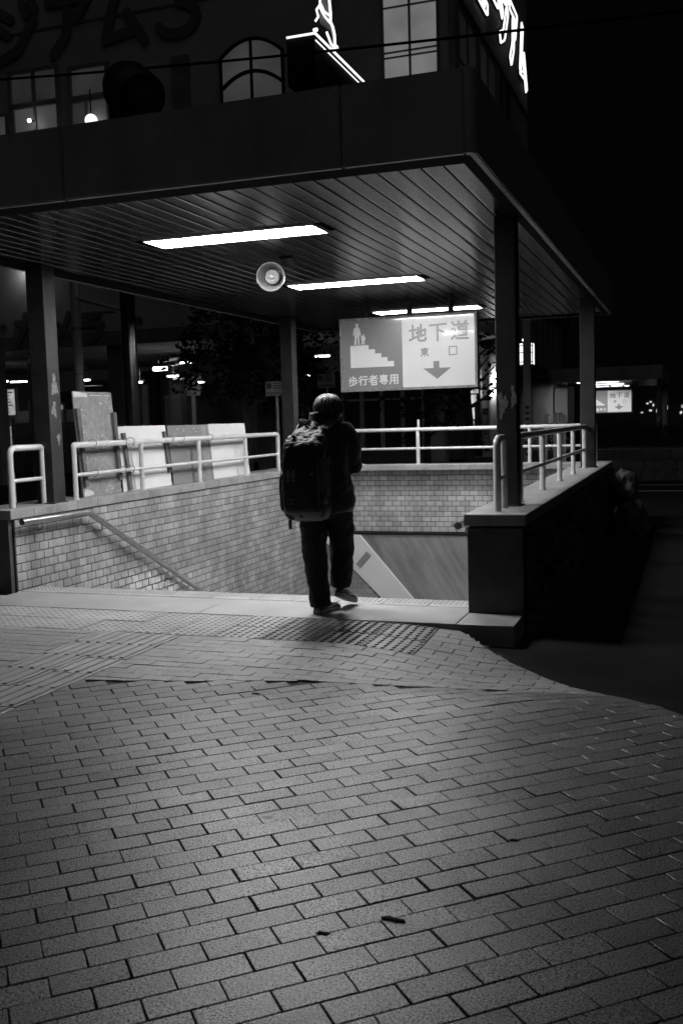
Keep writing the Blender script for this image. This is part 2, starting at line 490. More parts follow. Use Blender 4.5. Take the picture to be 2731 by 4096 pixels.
# worn joint gaps and gum marks, built as thin dark lumps
def on_ground(u, v, z=.004):
    d = right*(u-784.)-up*(v-1176.)+fwd*2287.; return Vector((0, 0, 1.45))+d*((z-1.45)/d.z)
for i, (u, v, sz, l) in enumerate(((895, 2108, 0.0180, 'dark joint gap, larger of two close together on the paving'), (915, 2113, 0.0132, 'dark joint gap, smaller of two close together on the paving'), (742, 2142, 0.0144, 'flat dark gap by itself in a paving joint near the front'), (588, 1592, 0.0180, 'dark mark close to the seam between the two brick patterns'), (1180, 1928, 0.0120, 'small dark gum spot alone on the right of the paving'))):
    p = on_ground(u, v); c = MB(); rr_ = random.Random(i+40); n_ = 12; rings = []
    a0 = rr_.uniform(0, 6)
    for zz, k_ in ((-.004, 1.0), (.0, .85), (.001, .3)):
        rings.append([p+Vector((math.cos(a0+2*PI*j/n_)*sz*1.5*k_*(1+.25*math.sin(3*j)), math.sin(a0+2*PI*j/n_)*sz*.7*k_, zz+.0025*math.sin(2*j+i)*k_)) for j in range(n_)])
    c.loft(rings); tag(c.build('paving_mark', 'joint'), l, 'leaf', 'dark marks on the paving')
# remaining treads
for k in range(1, 25):
    Ns.box(-5.72, -1.60, 7.70+(k-1)*.31, 7.70+k*.31, -k*.165-.165, -k*.165)
struct(Ns, 'stairs', 'tactile')
# white road lines
k = MB(); k.poly([(-3.0, 21.1, ROADZ+.004), (12, 21.3, ROADZ+.004), (12, 21.46, ROADZ+.004), (-3.0, 21.26, ROADZ+.004)])
k.poly([(-3.0, 22.9, ROADZ+.004), (12, 23.1, ROADZ+.004), (12, 23.22, ROADZ+.004), (-3.0, 23.02, ROADZ+.004)])
struct(k, 'road_line', 'line')

# ------------------------------------------------------------------ stairwell walls
ZT = .738
def tile_panel(mb, org, u, v, nrm, W, H, tw=.138, th=.0815, gap=.008, skip=None, start=0.0):
    """running-bond tiles on a vertical plane: org bottom-left, u along, v up, nrm outward"""
    org, u, v, nrm = map(Vector, (org, u, v, nrm))
    for r in range(int(H/th)+1):
        z0, z1 = H-(r+1)*th, H-r*th
        if z1 <= .02: break
        z0 = max(z0, 0)
        k = -1
        while True:
            a0 = k*tw+(r % 2)*tw/2+start; a1 = a0+tw; k += 1
            if a0 >= W: break
            b0, b1 = max(a0, 0), min(a1, W)
            if b1-b0 < .02: continue
            if skip and skip((b0+b1)/2, (z0+z1)/2): continue
            d = random.gauss(0, .0011); tx = random.gauss(0, .006); ty = random.gauss(0, .006)
            g2 = gap*.5; bv = .004
            def P(a, z, o): return org+u*a+v*z+nrm*(o+tx*(a-(b0+b1)/2)+ty*(z-(z0+z1)/2))
            q = [(b0+g2, z0+g2), (b1-g2, z0+g2), (b1-g2, z1-g2), (b0+g2, z1-g2)]
            q2 = [(b0+g2+bv, z0+g2+bv), (b1-g2-bv, z0+g2+bv), (b1-g2-bv, z1-g2-bv), (b0+g2+bv, z1-g2-bv)]
            if b1-b0 < 4*bv+gap or z1-z0 < 4*bv+gap: continue
            R0 = [mb.bm.verts.new(P(a, z, -.004)) for a, z in q]
            R1 = [mb.bm.verts.new(P(a, z, .004+d)) for a, z in q]
            R2 = [mb.bm.verts.new(P(a, z, .007+d)) for a, z in q2]
            for i in range(4):
                j = (i+1) % 4
                mb.bm.faces.new((R0[i], R0[j], R1[j], R1[i]))
                f = mb.bm.faces.new((R1[i], R1[j], R2[j], R2[i])); f.smooth = True
            mb.bm.faces.new(R2)
def coping_run(mb, x0, x1, y0, y1, n, along, z0=ZT-.085, z1=ZT):
    for i in range(n):
        if along == 'y':
            a, b = y0+(y1-y0)*i/n, y0+(y1-y0)*(i+1)/n; mb.box(x0, x1, a+.002, b-.002, z0, z1+random.gauss(0, .0015), .008)
        else:
            a, b = x0+(x1-x0)*i/n, x0+(x1-x0)*(i+1)/n; mb.box(a+.002, b-.002, y0, y1, z0, z1+random.gauss(0, .0015), .008)
# left wall
wl = thing('stairwell_wall', 'long tiled stairwell wall with sloping handrail and boards standing along its top', 'wall', (-6, 11, 0))
c = MB(); c.box(-6.2, -5.76, 7.42, 15.4, -4.4, ZT-.086); c.build('wall_core', 'grout', wl)
c = MB(); c.box(-6.24, -5.775, 7.37, 7.42, ROADZ-.1, ZT-.09, .006); c.build('end_face', 'granite', wl)
c = MB(); tile_panel(c, (-5.76, 7.43, -1.9), (0, 1, 0), (0, 0, 1), (1, 0, 0), 7.67, 1.9+ZT-.087); c.build('tile_facing', 'walltile', wl)
c = MB(); coping_run(c, -6.26, -5.735, 7.36, 14.98, 22, 'y'); c.build('coping', 'coping', wl)
# back wall
wb = thing('stairwell_wall', 'far end wall of the stairwell, tiled above and stained plaster below a dark ledge', 'wall', (-3.6, 15.2, 0))
c = MB(); c.box(-5.75, -1.55, 15.16, 15.5, -4.4, ZT-.086); c.build('wall_core', 'grout', wb)
c = MB(); tile_panel(c, (-5.75, 15.158, -.345), (1, 0, 0), (0, 0, 1), (0, -1, 0), 4.2, .345+ZT-.087); c.build('tile_facing', 'walltile', wb)
c = MB(); c.box(-5.745, -1.555, 15.13, 15.157, -.375, -.35); c.build('ledge', 'trimdark', wb)
c = MB(); c.box(-5.745, -1.555, 15.146, 15.155, -4.3, -.38); c.build('plaster_face', 'plaster', wb)
c = MB()
band = [(-5.72, -.385), (-5.05, -.385), (-4.17, -1.41), (-2.0, -3.95), (-2.65, -3.95), (-4.70, -1.40), (-5.17, -.93), (-5.72, -.42)]
c.loft([[(x, 15.08-.05*abs(0), z) for x, z in band], [(x, 15.144, z) for x, z in band]], smooth=False)
c.build('sloping_band', 'band', wb)
c = MB()
d = Vector((.66, .75)); n2 = Vector((.75, -.66)); cc = Vector((-4.99, -.78))
pl = [cc+n2*a+d*b for a, b in ((-.05, -.14), (.05, -.14), (.05, .14), (-.05, .14))]
c.loft([[(p.x, 15.072, p.y) for p in pl], [(p.x, 15.079, p.y) for p in pl]], smooth=False)
pt = c.build('access_plate', 'plaster', wb)
c = MB(); tile_panel(c, (-5.74, 15.144, -2.6), (1, 0, 0), (0, 0, 1), (0, -1, 0), 3.0, 1.75, skip=lambda a, z: (-5.74+a) > -5.2+(-.93-(-2.6+z))*.97); c.build('lower_tile_facing', 'walltile', wb)
c = MB(); coping_run(c, -5.733, -1.60, 15.0, 15.5, 7, 'x'); c.build('coping', 'coping', wb)
c = MB(); c.ball((-4.98, 15.06, ZT+.004), (.10, .05, .022), 12); c.build('coping_lump', 'coping', wb)
# right parapet
wr = thing('parapet', 'dark granite parapet with pale coping and rough stone outer face beside the road', 'wall', (-1.36, 11, 0))
c = MB(); c.box(-1.57, -1.17, 7.26, 15.5, -4.4, ZT-.086); c.build('wall_core', 'granite', wr)
c = MB(); c.box(-1.575, -1.163, 7.212, 7.26, .001, ZT-.10, .006); c.box(-1.575, -1.163, 7.222, 7.26, ROADZ-.1, -.001)
c.build('end_face', 'granite', wr)
c = MB(); tile_panel(c, (-1.573, 15.1, -1.9), (0, -1, 0), (0, 0, 1), (-1, 0, 0), 7.8, 1.9+ZT-.087); c.build('tile_facing', 'walltile', wr)
c = MB(); coping_run(c, -1.60, -1.14, 7.20, 15.52, 9, 'y'); c.build('coping', 'coping', wr)
c = MB()
y = 7.27
while y < 15.45:
    z = ROADZ-.05; wd = random.uniform(.25, .5)
    while z < ZT-.10:
        h = min(random.uniform(.16, .38), ZT-.09-z)
        if h < .05: break
        b = bmesh.new(); bmesh.ops.create_cube(b, size=1); bmesh.ops.subdivide_edges(b, edges=b.edges[:], cuts=4, use_grid_fill=True)
        s0 = Vector((random.uniform(-9, 9), y, z))
        for v in b.verts:
            nn = noise.noise(v.co*2.3+s0*3)*.055+noise.noise(v.co*6+s0)*.025
            edge = max(abs(v.co.y), abs(v.co.z))
            v.co = Vector((-1.15+v.co.x*.05+(nn-.03*max(0, edge-.38)/.12 if v.co.x > 0 else 0), y+wd/2+v.co.y*(wd-.012), z+h/2+v.co.z*(h-.012)))
        c.merge(b); z += h
    y += wd
c.build('rubble_facing', 'rubble', wr)
# rocks heaped at the far end of the parapet
for i, (x, y, z, r) in enumerate(((-.90, 14.5, .38, .26), (-.82, 14.35, -.02, .27), (-.62, 13.6, -.1, .12))):
    b = bmesh.new(); bmesh.ops.create_icosphere(b, subdivisions=3, radius=1)
    for v in b.verts:
        k_ = 1+.35*noise.noise(v.co*1.4+Vector((i*5, 0, 0)))+.12*noise.noise(v.co*4+Vector((i*5, 0, 0)))
        v.co = Vector((x+v.co.x*r*.8*k_, y+v.co.y*r*k_, z+v.co.z*r*1.05*k_))
    c = MB(); c.merge(b)
    tag(c.build('boulder', 'rubble'), ('rough boulder topmost at the far end of the dark parapet', 'large rough boulder lying under another at the parapet end', 'small low stone on the road before the boulders')[i], 'boulder', 'boulders by the parapet')

# ------------------------------------------------------------------ handrails down the stairs
def arc(p, a, b, r, n=5):  # rounded corner at p between directions a and b
    p, a, b = Vector(p), Vector(a).normalized(), Vector(b).normalized()
    P, Q = p+a*r, p+b*r
    return [tuple(P*(1-t)**2+p*2*t*(1-t)+Q*t*t) for t in [i/n for i in range(n+1)]]
def stair_rail(x, side, label):
    t = thing('handrail', label, 'handrail', (x, 8, .6))
    c = MB(); k = (x, 8.47, .615); dn = Vector((0, 2.27, -1.165))
    pts = [(x, 7.42, .628)]+arc(k, (0, -1, 0), dn, .05)+[tuple(Vector(k)+dn*2.9)]
    c.tube(pts, .029, 14); c.build('rail_pipe', 'steel', t)
    c = MB(); c.tube([(x, 7.418, .628), (x, 7.424, .628)], .0302, 14); c.build('end_cap', 'steel', t)
    for yy in (7.72, 8.7, 10.1, 11.5, 13):
        zz = .622 if yy < 8.47 else .615-(yy-8.47)*1.165/2.27
        c = MB(); c.tube([(x, yy, zz-.018), (x, yy, zz-.075), (x+side*.02, yy, zz-.095), (x+side*.085, yy, zz-.095)], .008, 8)
        c.tube([(x+side*.083, yy, zz-.095), (x+side*.09, yy, zz-.095)], .032, 14); c.build('bracket', 'bracket', t)
stair_rail(-5.665, -1, 'steel handrail kinking down along the left tiled wall')
stair_rail(-1.69, 1, 'steel handrail whose end pokes out past the dark granite parapet')

# lamp down in the passage mouth: out of sight below the top step, but it glints on the left wall tiles
pl_ = thing('passage_lamp', 'tube lamp low on the far stairwell wall, glinting on the left tiles', 'lamp', (-2.88, 15.0, -1.27))
c = MB(); c.tube([(-3.1, 15.02, -1.27), (-2.5, 15.02, -1.27)], .02, 10); c.build('tube', 'tube_passage', pl_)
c = MB(); c.box(-3.15, -2.45, 15.05, 15.14, -1.31, -1.23, .006); c.build('housing', 'dark', pl_)
c = MB(); c.box(-3.13, -2.45, 14.96, 15.049, -1.235, -1.23); c.build('hood', 'dark', pl_)
# ------------------------------------------------------------------ guard rails
def rail_thing(label, loc): return thing('guard_rail', label, 'railing', loc, 'white pipe railings on the stairwell walls')
RZ, LZ = 1.285, .985
def post(t, x, y, z1=RZ, r=.027):
    c = MB(); c.tube([(x, y, ZT), (x, y, z1)], r, 14); o = c.build('post', 'rail', t)
    c = MB(); c.tube([(x, y, ZT-.001), (x, y, ZT+.012)], r*1.35, 14); c.build('foot_collar', 'rail', o)
def loop(t, x, y0, y1):
    c = MB(); pts = [(x, y0, ZT)]+arc((x, y0, RZ), (0, 0, -1), (0, 1, 0), .075, 7)+arc((x, y1, RZ), (0, -1, 0), (0, 0, -1), .04, 6)+[(x, y1, ZT)]
    c.tube(pts, .029, 14); c.build('bent_pipe', 'rail', t)
    c = MB(); c.tube([(x, y0+.01, LZ), (x, y1-.01, LZ)], .019, 12); c.build('cross_pipe', 'rail', t)
lp = rail_thing('short bent pipe loop before the first column on the left wall', (-5.88, 7.8, ZT)); loop(lp, -5.88, 7.58, 8.06)
lp = rail_thing('short bent pipe loop before the column on the right parapet', (-1.39, 7.6, ZT)); loop(lp, -1.39, 7.45, 7.72)
t = rail_thing('white pipe railing with boards tied to it on the left wall', (-5.83, 11, ZT))
c = MB(); c.tube([(-5.83, 8.51, RZ-.03)]+arc((-5.83, 8.51, RZ), (0, 0, -1), (0, 1, 0), .015, 3)+arc((-5.83, 13.7, RZ), (0, -1, 0), (0, 0, -1), .06, 6)+[(-5.83, 13.7, ZT)], .03, 14); c.build('top_pipe', 'rail', t)
c = MB(); c.tube([(-5.83, 8.51, LZ), (-5.83, 13.7, LZ)], .0195, 12); c.build('lower_pipe', 'rail', t)
for y in (8.51, 9.80, 11.18, 12.56): post(t, -5.83, y, RZ if y > 8.6 else RZ-.0)
for y in (9.1, 10.35, 11.9):
    c = MB(); c.tube([(-5.83, y-.02, RZ), (-5.83, y+.02, RZ)], .034, 14); c.build('pipe_coupling', 'rail', t)
t = rail_thing('white pipe railing along the far end wall of the stairwell', (-3.6, 15.3, ZT))
c = MB(); c.tube([(-5.62, 15.3, RZ), (-1.36, 15.3, RZ)], .03, 14); c.build('top_pipe', 'rail', t)
c = MB(); c.tube([(-5.62, 15.3, LZ), (-1.36, 15.3, LZ)], .0195, 12); c.build('lower_pipe', 'rail', t)
for x in (-5.62, -4.11, -2.35): post(t, x, 15.3, RZ)
c = MB(); c.tube([(-4.11, 15.36, ZT), (-4.11, 15.36, 1.44)], .02, 10); c.build('marker_post', 'rail', t)
t = rail_thing('white pipe railing along the right parapet beside the road', (-1.36, 11.5, ZT))
c = MB(); c.tube([(-1.36, 8.05, RZ), (-1.36, 13.6, RZ)], .03, 14)
c.tube([(-1.36, 13.98, RZ)]+arc((-1.36, 15.05, RZ), (0, -1, 0), (0, 0, -1), .06, 6)+[(-1.36, 15.05, ZT)], .03, 14); c.build('top_pipe', 'rail', t)
c = MB(); c.tube([(-1.36, 8.05, LZ), (-1.36, 13.6, LZ)], .0195, 12); c.tube([(-1.36, 13.98, LZ), (-1.36, 15.05, LZ)], .0195, 12); c.build('lower_pipe', 'rail', t)
for y in (8.3, 9.62, 10.93, 12.2, 13.5): post(t, -1.36, y)

# ------------------------------------------------------------------ boards tied behind the left railing
def board(y0, y1, z1, m, label, lean=.13, thick=.012, dy=0.0, x=-5.905, extra=None):
    t = thing('board', label, 'board', (x, (y0+y1)/2, ZT), 'boards leaning behind the left railing')
    c = MB(); h = z1-ZT
    f = [(x, y0, ZT+.003), (x, y1, ZT+.003), (x-lean, y1+dy, z1), (x-lean, y0+dy, z1)]
    c.loft([f, [(p[0]-thick, p[1], p[2]) for p in f]], smooth=False); c.build('sheet', m, t)
    def on(a, b, o=.0): # a along 0..1, b up 0..1
        return (x-lean*b+o, y0+(y1-y0)*a+dy*b, ZT+h*b)
    if extra: extra(t, on)
    return t
def batten(t, on, a0, b0, a1, b1, wdt=.05):
    c = MB(); c.bar(on(a0, b0, .022), on(a1, b1, .022), wdt, .03, up=(1, 0, 0)); c.build('batten', 'batten', t)
def tie(t, y, z, r=.044):
    c = MB(); n = 14
    c.tube([(-5.84+r*1.15*math.cos(2*PI*i/n), y+.012*math.sin(4*PI*i/n), z+r*1.1*math.sin(2*PI*i/n)) for i in range(n)], .0045, 6, closed=True); c.build('wire_tie', 'wire_tie', t)
def patches(t, on, m, seed, n, region):
    random.seed(seed); c = MB()
    for i in range(n):
        a, b = random.uniform(region[0], region[1]), random.uniform(region[2], region[3]); w_, h_ = random.uniform(.005, .03), random.uniform(.004, .02)
        c.poly([on(a, b, .0012), on(min(a+w_, .995), b, .0012), on(min(a+w_, .995), b+h_*random.uniform(.5, 1), .0012), on(a, min(b+h_, .995), .0012)])
    c.build('paint_flakes', m, t)['kind'] = 'stuff'
def ex1(t, on):
    batten(t, on, .05, .10, .03, .84, .055); batten(t, on, .95, .13, .97, .80, .055)
    tie(t, 8.86, RZ); tie(t, 9.44, RZ); tie(t, 9.42, LZ, .035); tie(t, 8.88, LZ, .035)
    patches(t, on, 'flake', 3, 70, (.02, .97, .02, .95))
    c = MB(); c.poly([on(.005, .945, .0016), on(.36, .95, .0016), on(.35, .985, .0016), on(.02, .998, .0016)]); c.build('paint_patch', 'flake', t); c = MB()
    c.poly([on(.02, .005, .0016), on(.26, .02, .0016), on(.24, .05, .0016), on(.04, .09, .0016)])
    c.build('paint_patch', 'flake', t)
    for a0, a1 in ((.42, .72), (.8, .95)):
        c = MB(); c.poly([on(a0, .962, .0016), on(a1, .962, .0016), on(a1, .970, .0016), on(a0, .970, .0016)]); c.build('paint_line', 'flake', t)
def ex2(t, on):
    batten(t, on, .10, .02, .085, .90, .055); batten(t, on, .95, .22, .93, .90, .05)
    tie(t, 9.60, RZ); tie(t, 10.48, RZ); tie(t, 9.60, LZ, .035)
def ex3(t, on):
    c = MB(); c.poly([on(.83, .002, .0016), on(.96, .002, .0016), on(.95, .998, .0016), on(.80, .998, .0016)]); c.build('faded_stripe', 'board_grey', t)
    patches(t, on, 'flake', 5, 22, (.05, .95, .86, .95)); patches(t, on, 'flake', 6, 18, (.82, .93, .03, .9)); patches(t, on, 'flake', 8, 10, (.5, .95, .02, .12))
    tie(t, 10.75, RZ); tie(t, 11.5, RZ)
board(8.76, 9.48, 1.83, 'board_grey', 'tall flaking grey board, the highest of those behind the left railing', .065, dy=-.02, extra=ex1)
board(9.53, 10.60, 1.46, 'board_white', 'white board with two dark battens next to the tall grey board', .05, dy=-.02, extra=ex2)
board(10.68, 11.74, 1.455, 'board_mid', 'mid grey board with a faded edge stripe between two white boards', .05, dy=-.02, x=-5.92, extra=ex3)
board(11.76, 12.88, 1.46, 'board_white', 'clean white board farthest along the left railing', .05, dy=-.02, x=-5.92)
random.seed(11)

# ------------------------------------------------------------------ shelter roof
RX0, RX1, RY0, RY1 = -6.15, -1.20, 5.88, 16.25
ZS = 3.0
rf = thing('shelter_roof', 'flat dark metal roof over the near stairway with ribbed soffit', 'roof', (-3.7, 11, 3.0), 'roofs of the stairway shelters')
c = MB()
# fascia: bent sheet frame with sloped top, front seams as real gaps
def fpanel(mb, p, q, n, t=.05):
    p, q, n = Vector(p), Vector(q), Vector(n)
    zb, zt2 = 2.985, 3.47
    A_ = [p+Vector((0, 0, zb)), p+Vector((0, 0, zt2)), p-n*t+Vector((0, 0, zt2)), p-n*t+Vector((0, 0, zb))]
    B_ = [q+Vector((0, 0, zb)), q+Vector((0, 0, zt2)), q-n*t+Vector((0, 0, zt2)), q-n*t+Vector((0, 0, zb))]
    b = MB(); b.loft([A_, B_], smooth=False); bmesh.ops.recalc_face_normals(b.bm, faces=b.bm.faces)
    bmesh.ops.bevel(b.bm, geom=b.bm.edges[:], offset=.008, segments=2, affect='EDGES')
    mb.merge(b.bm)
xs = [RX0+.06, -4.0, -2.02, RX1-.06]
for a, b_ in zip(xs, xs[1:]): fpanel(c, (a+.004, RY0, 0), (b_-.004, RY0, 0), (0, -1, 0)); fpanel(c, (a+.004, RY1, 0), (b_-.004, RY1, 0), (0, 1, 0))
ys = [RY0+.06, 7.0, 9.2, 11.4, 13.6, RY1-.06]
for a, b_ in zip(ys, ys[1:]): fpanel(c, (RX1, a+.004, 0), (RX1, b_-.004, 0), (1, 0, 0)); fpanel(c, (RX0, a+.004, 0), (RX0, b_-.004, 0), (-1, 0, 0))
for cx, cy, a0 in ((RX1-.06, RY0+.06, -90), (RX0+.06, RY0+.06, 180), (RX1-.06, RY1-.06, 0), (RX0+.06, RY1-.06, 90)):
    ring = lambda z: [(cx+.06*math.cos(math.radians(a0+i*18)), cy+.06*math.sin(math.radians(a0+i*18)), z) for i in range(6)]+[(cx, cy, z)]
    c.loft([ring(2.985), ring(3.47)], smooth=False)
c.build('fascia', 'fascia', rf)
c = MB(); c.box(RX0+.051, RX1-.051, RY0+.051, RY1-.051, 3.36, 3.45); c.build('roof_deck', 'trimdark', rf)
c = MB()
e = .19
SX0, SX1, SY0, SY1 = RX0+.25, RX1-.12, RY0+.25, RY1-.25
c.box(RX0+.051, RX1-.051, RY0+.051, SY0, 2.988, 3.10); c.box(RX0+.051, RX1-.051, SY1, RY1-.051, 2.988, 3.10)
c.box(RX0+.051, SX0, SY0, SY1, 2.988, 3.10); c.box(SX1, RX1-.051, SY0, SY1, 2.988, 3.10)
c.build('eaves_trim', 'trimdark', rf)
c = MB(); c.box(SX0, SX1, SY0, SY1, 3.07, 3.075); c.build('soffit_backing', 'trimdark', rf)
LIGHT_Y = (7.655, 10.79, 14.0); LX0, LX1 = -4.33, -2.83
c = MB()
pw = .142; n = int((SX1-SX0)/pw); pw = (SX1-SX0)/n
def slat(mb, x0, x1, y0, y1, z=3.002):
    # shallow pan profile with rounded shoulders, slightly dished so the lamps streak across it
    prof = [(x0+.0055, z+.05), (x0+.0055, z+.006), (x0+.008, z+.001), (x0+.025, z-.0006), ((x0+x1)/2, z-.0010), (x1-.025, z-.0006), (x1-.008, z+.001), (x1-.0055, z+.006), (x1-.0055, z+.05)]
    R = [[mb.bm.verts.new((x, y, zz)) for x, zz in prof] for y in (y0, y1)]
    for k_ in range(len(prof)-1):
        mb.bm.faces.new((R[0][k_], R[0][k_+1], R[1][k_+1], R[1][k_]))
    for Rr in R: mb.bm.faces.new(Rr)
for i in range(n):
    x0, x1 = SX0+i*pw, SX0+(i+1)*pw
    for y0, y1 in ((SY0+.003, 10.93), (10.945, SY1-.003)):
        cuts = [(y0, y1)]
        if x1 > LX0+.001 and x0 < LX1-.001:
            cuts = []; p = y0
            for ly in LIGHT_Y:
                a, b_ = ly-.175, ly+.175
                if b_ <= y0 or a >= y1: continue
                if a > p: cuts.append((p, a))
                p = b_
            if p < y1: cuts.append((p, y1))
        for a, b_ in cuts: slat(c, x0, x1, a, b_, 3.002+random.gauss(0, .0004))
c.build('soffit', 'soffit', rf)

def ceiling_light(y, label, tm='tube'):
    t = thing('ceiling_light', label, 'ceiling light', ((LX0+LX1)/2, y, 3.0), 'fluorescent ceiling lights under the near roof')
    c = MB(); x0, x1, y0, y1 = LX0+.0, LX1-.0, y-.172, y+.172; z0 = 2.996; zt = 3.075
    # trough: sloped ends and sides, open below
    o_ = [(x0, y0, z0), (x1, y0, z0), (x1, y1, z0), (x0, y1, z0)]
    i_ = [(x0+.14, y0+.05, zt), (x1-.14, y0+.05, zt), (x1-.14, y1-.05, zt), (x0+.14, y1-.05, zt)]
    lo = [c.bm.verts.new(p) for p in o_]; hi = [c.bm.verts.new(p) for p in i_]
    for k_ in range(4): c.bm.faces.new((lo[k_], lo[(k_+1) % 4], hi[(k_+1) % 4], hi[k_]))
    c.bm.faces.new(hi); c.build('reflector', 'panel', t, fix=False)
    c = MB()
    for a, b_, p, q in ((x0-.012, x1+.012, y0-.012, y0), (x0-.012, x1+.012, y1, y1+.012)): c.box(a, b_, p, q, 2.985, 3.01)
    for a, b_ in ((x0-.012, x0), (x1, x1+.012)): c.box(a, b_, y0, y1, 2.985, 3.01)
    c.build('rim', 'fixture', t)
    c = MB()
    for p_, q_ in ((y0-.002, y0-.0005), (y1+.0005, y1+.002)): c.box(x0-.002, x1+.002, p_, q_, 2.9965, 3.082)
    for p_, q_ in ((x0-.0035, x0-.0021), (x1+.0021, x1+.0035)): c.box(p_, q_, y0-.002, y1+.002, 2.9965, 3.082)
    c.box(x0-.0035, x1+.0035, y0-.002, y1+.002, 3.0825, 3.09); c.build('housing', 'dark', t)
    for dy in (-.07, .07):
        c = MB(); c.tube([(x0+.13, y+dy, 3.024), (x1-.13, y+dy, 3.024)], .0165, 12); c.build('tube', tm, t)
        for xx in (x0+.10, x1-.10):
            c = MB(); c.box(xx-.025, xx+.025, y+dy-.02, y+dy+.02, 3.0, 3.065, .006); c.build('lamp_holder', 'fixture', t)
    return t
lights = [ceiling_light(y, l) for y, l in zip(LIGHT_Y, ('nearest and largest glowing ceiling light, in front of the horn speaker', 'glowing ceiling light between the horn speaker and the hanging sign', 'glowing ceiling light partly behind the posts of the hanging sign'))]

# columns
def column(x, y, label, h=.19, peels=()):
    t = thing('column', label, 'column', (x, y, ZT), 'steel columns of the near shelter')
    c = MB(); c.box(x-h/2, x+h/2, y-h/2, y+h/2, ZT, 2.998, .008); c.build('shaft', 'column', t)
    c = MB(); c.box(x-h/2-.02, x+h/2+.02, y-h/2-.02, y+h/2+.02, ZT-.002, ZT+.012, .003); c.build('base_plate', 'column', t)
    for face, outline in peels:
        c = MB()
        if face == 'f': c.loft([[(x+a, y-h/2-.0015, z) for a, z in outline], [(x+a, y-h/2+.001, z) for a, z in outline]], smooth=False)
        else: c.loft([[(x+h/2+.0015, y+a, z) for a, z in outline], [(x+h/2-.001, y+a, z) for a, z in outline]], smooth=False)
        c.build('peeling_patch', 'peel', t)
    return t
def ragged(a0, a1, z0, z1, seed, n=44):
    random.seed(seed); out = []
    for i in range(n):
        th = 2*PI*i/n; r_ = (.8+.25*math.sin(3*th+seed)+.12*math.sin(7*th+2*seed)+random.uniform(-.1, .1))
        out.append(((a0+a1)/2+(a1-a0)/2*math.cos(th)*r_, (z0+z1)/2+(z1-z0)/2*math.sin(th)*r_))
    return out
cols = [
 column(-1.387, 7.95, 'dark front column with a ragged peeled patch, on the right parapet', .165, [('f', ragged(-.075, .01, 1.43, 1.66, 1)), ('f', ragged(.03, .078, 1.5, 1.70, 2))]),
 column(-5.86, 8.15, 'worn column with streaked pale side, before the boards on the left wall', .19, [('s', ragged(-.05, .06, 1.75, 1.98, 3)), ('s', ragged(-.06, .02, 1.55, 1.72, 4)), ('s', ragged(0, .06, 1.3, 1.42, 6))]),
 column(-5.72, 13.97, 'slim rear column behind the person, at the end of the left railing', .19),
 column(-1.33, 13.75, 'dark rear column on the far end of the right parapet', .19)]
random.seed(21)

# horn speaker
sp = thing('horn_speaker', 'round pale horn loudspeaker hanging from the soffit between two lights', 'loudspeaker', (-3.62, 8.62, 2.74))
ax = Vector((.17, -.94, -.10)).normalized(); c0 = Vector((-3.675, 8.62, 2.795))
xa = ax.cross(Vector((0, 0, 1))).normalized(); ya = xa.cross(ax)
def lathe(prof, seg=36):
    return [[tuple(c0+ax*z+xa*math.cos(2*PI*k_/seg)*r+ya*math.sin(2*PI*k_/seg)*r) for k_ in range(seg)] for r, z in prof]
c = MB(); c.loft(lathe([(.070, -.16), (.085, -.10), (.10, -.05), (.118, -.005), (.1275, .03), (.131, .034), (.132, .028), (.131, .022)][::-1] if False else
     [(.068, -.17), (.082, -.10), (.098, -.05), (.115, .0), (.126, .03), (.131, .034), (.1335, .028), (.131, .018), (.124, -.02), (.115, -.07), (.10, -.13), (.085, -.175)]), caps=True)
c.build('horn', 'speaker', sp, fix=True)
c = MB(); c.loft(lathe([(.066, -.16), (.068, -.06), (.064, -.03), (.058, -.022), (.056, -.028), (.050, -.028), (.048, -.020), (.034, -.020), (.032, -.027), (.026, -.027), (.024, -.016), (.001, -.014)])); c.build('centre_cone', 'speaker', sp)
c = MB(); c.bar(c0-xa*.05+ax*-.017, c0+xa*.05+ax*-.017, .006, .006); c.build('cross_rib', 'speaker', sp)
c = MB(); c.tube([c0+ax*-.175, c0+ax*-.27], .06, 20); c.build('driver_housing', 'speaker', sp)
c = MB(); top = Vector((-3.63, 8.86, 3.0)); c.tube([c0+ax*-.19+ya*.05, Vector((c0.x+.01, 8.84, 2.90)), top], .012, 8)
c.box(top.x-.05, top.x+.07, top.y-.04, top.y+.04, 2.983, 2.999, .003); c.build('mounting_bracket', 'column', sp)

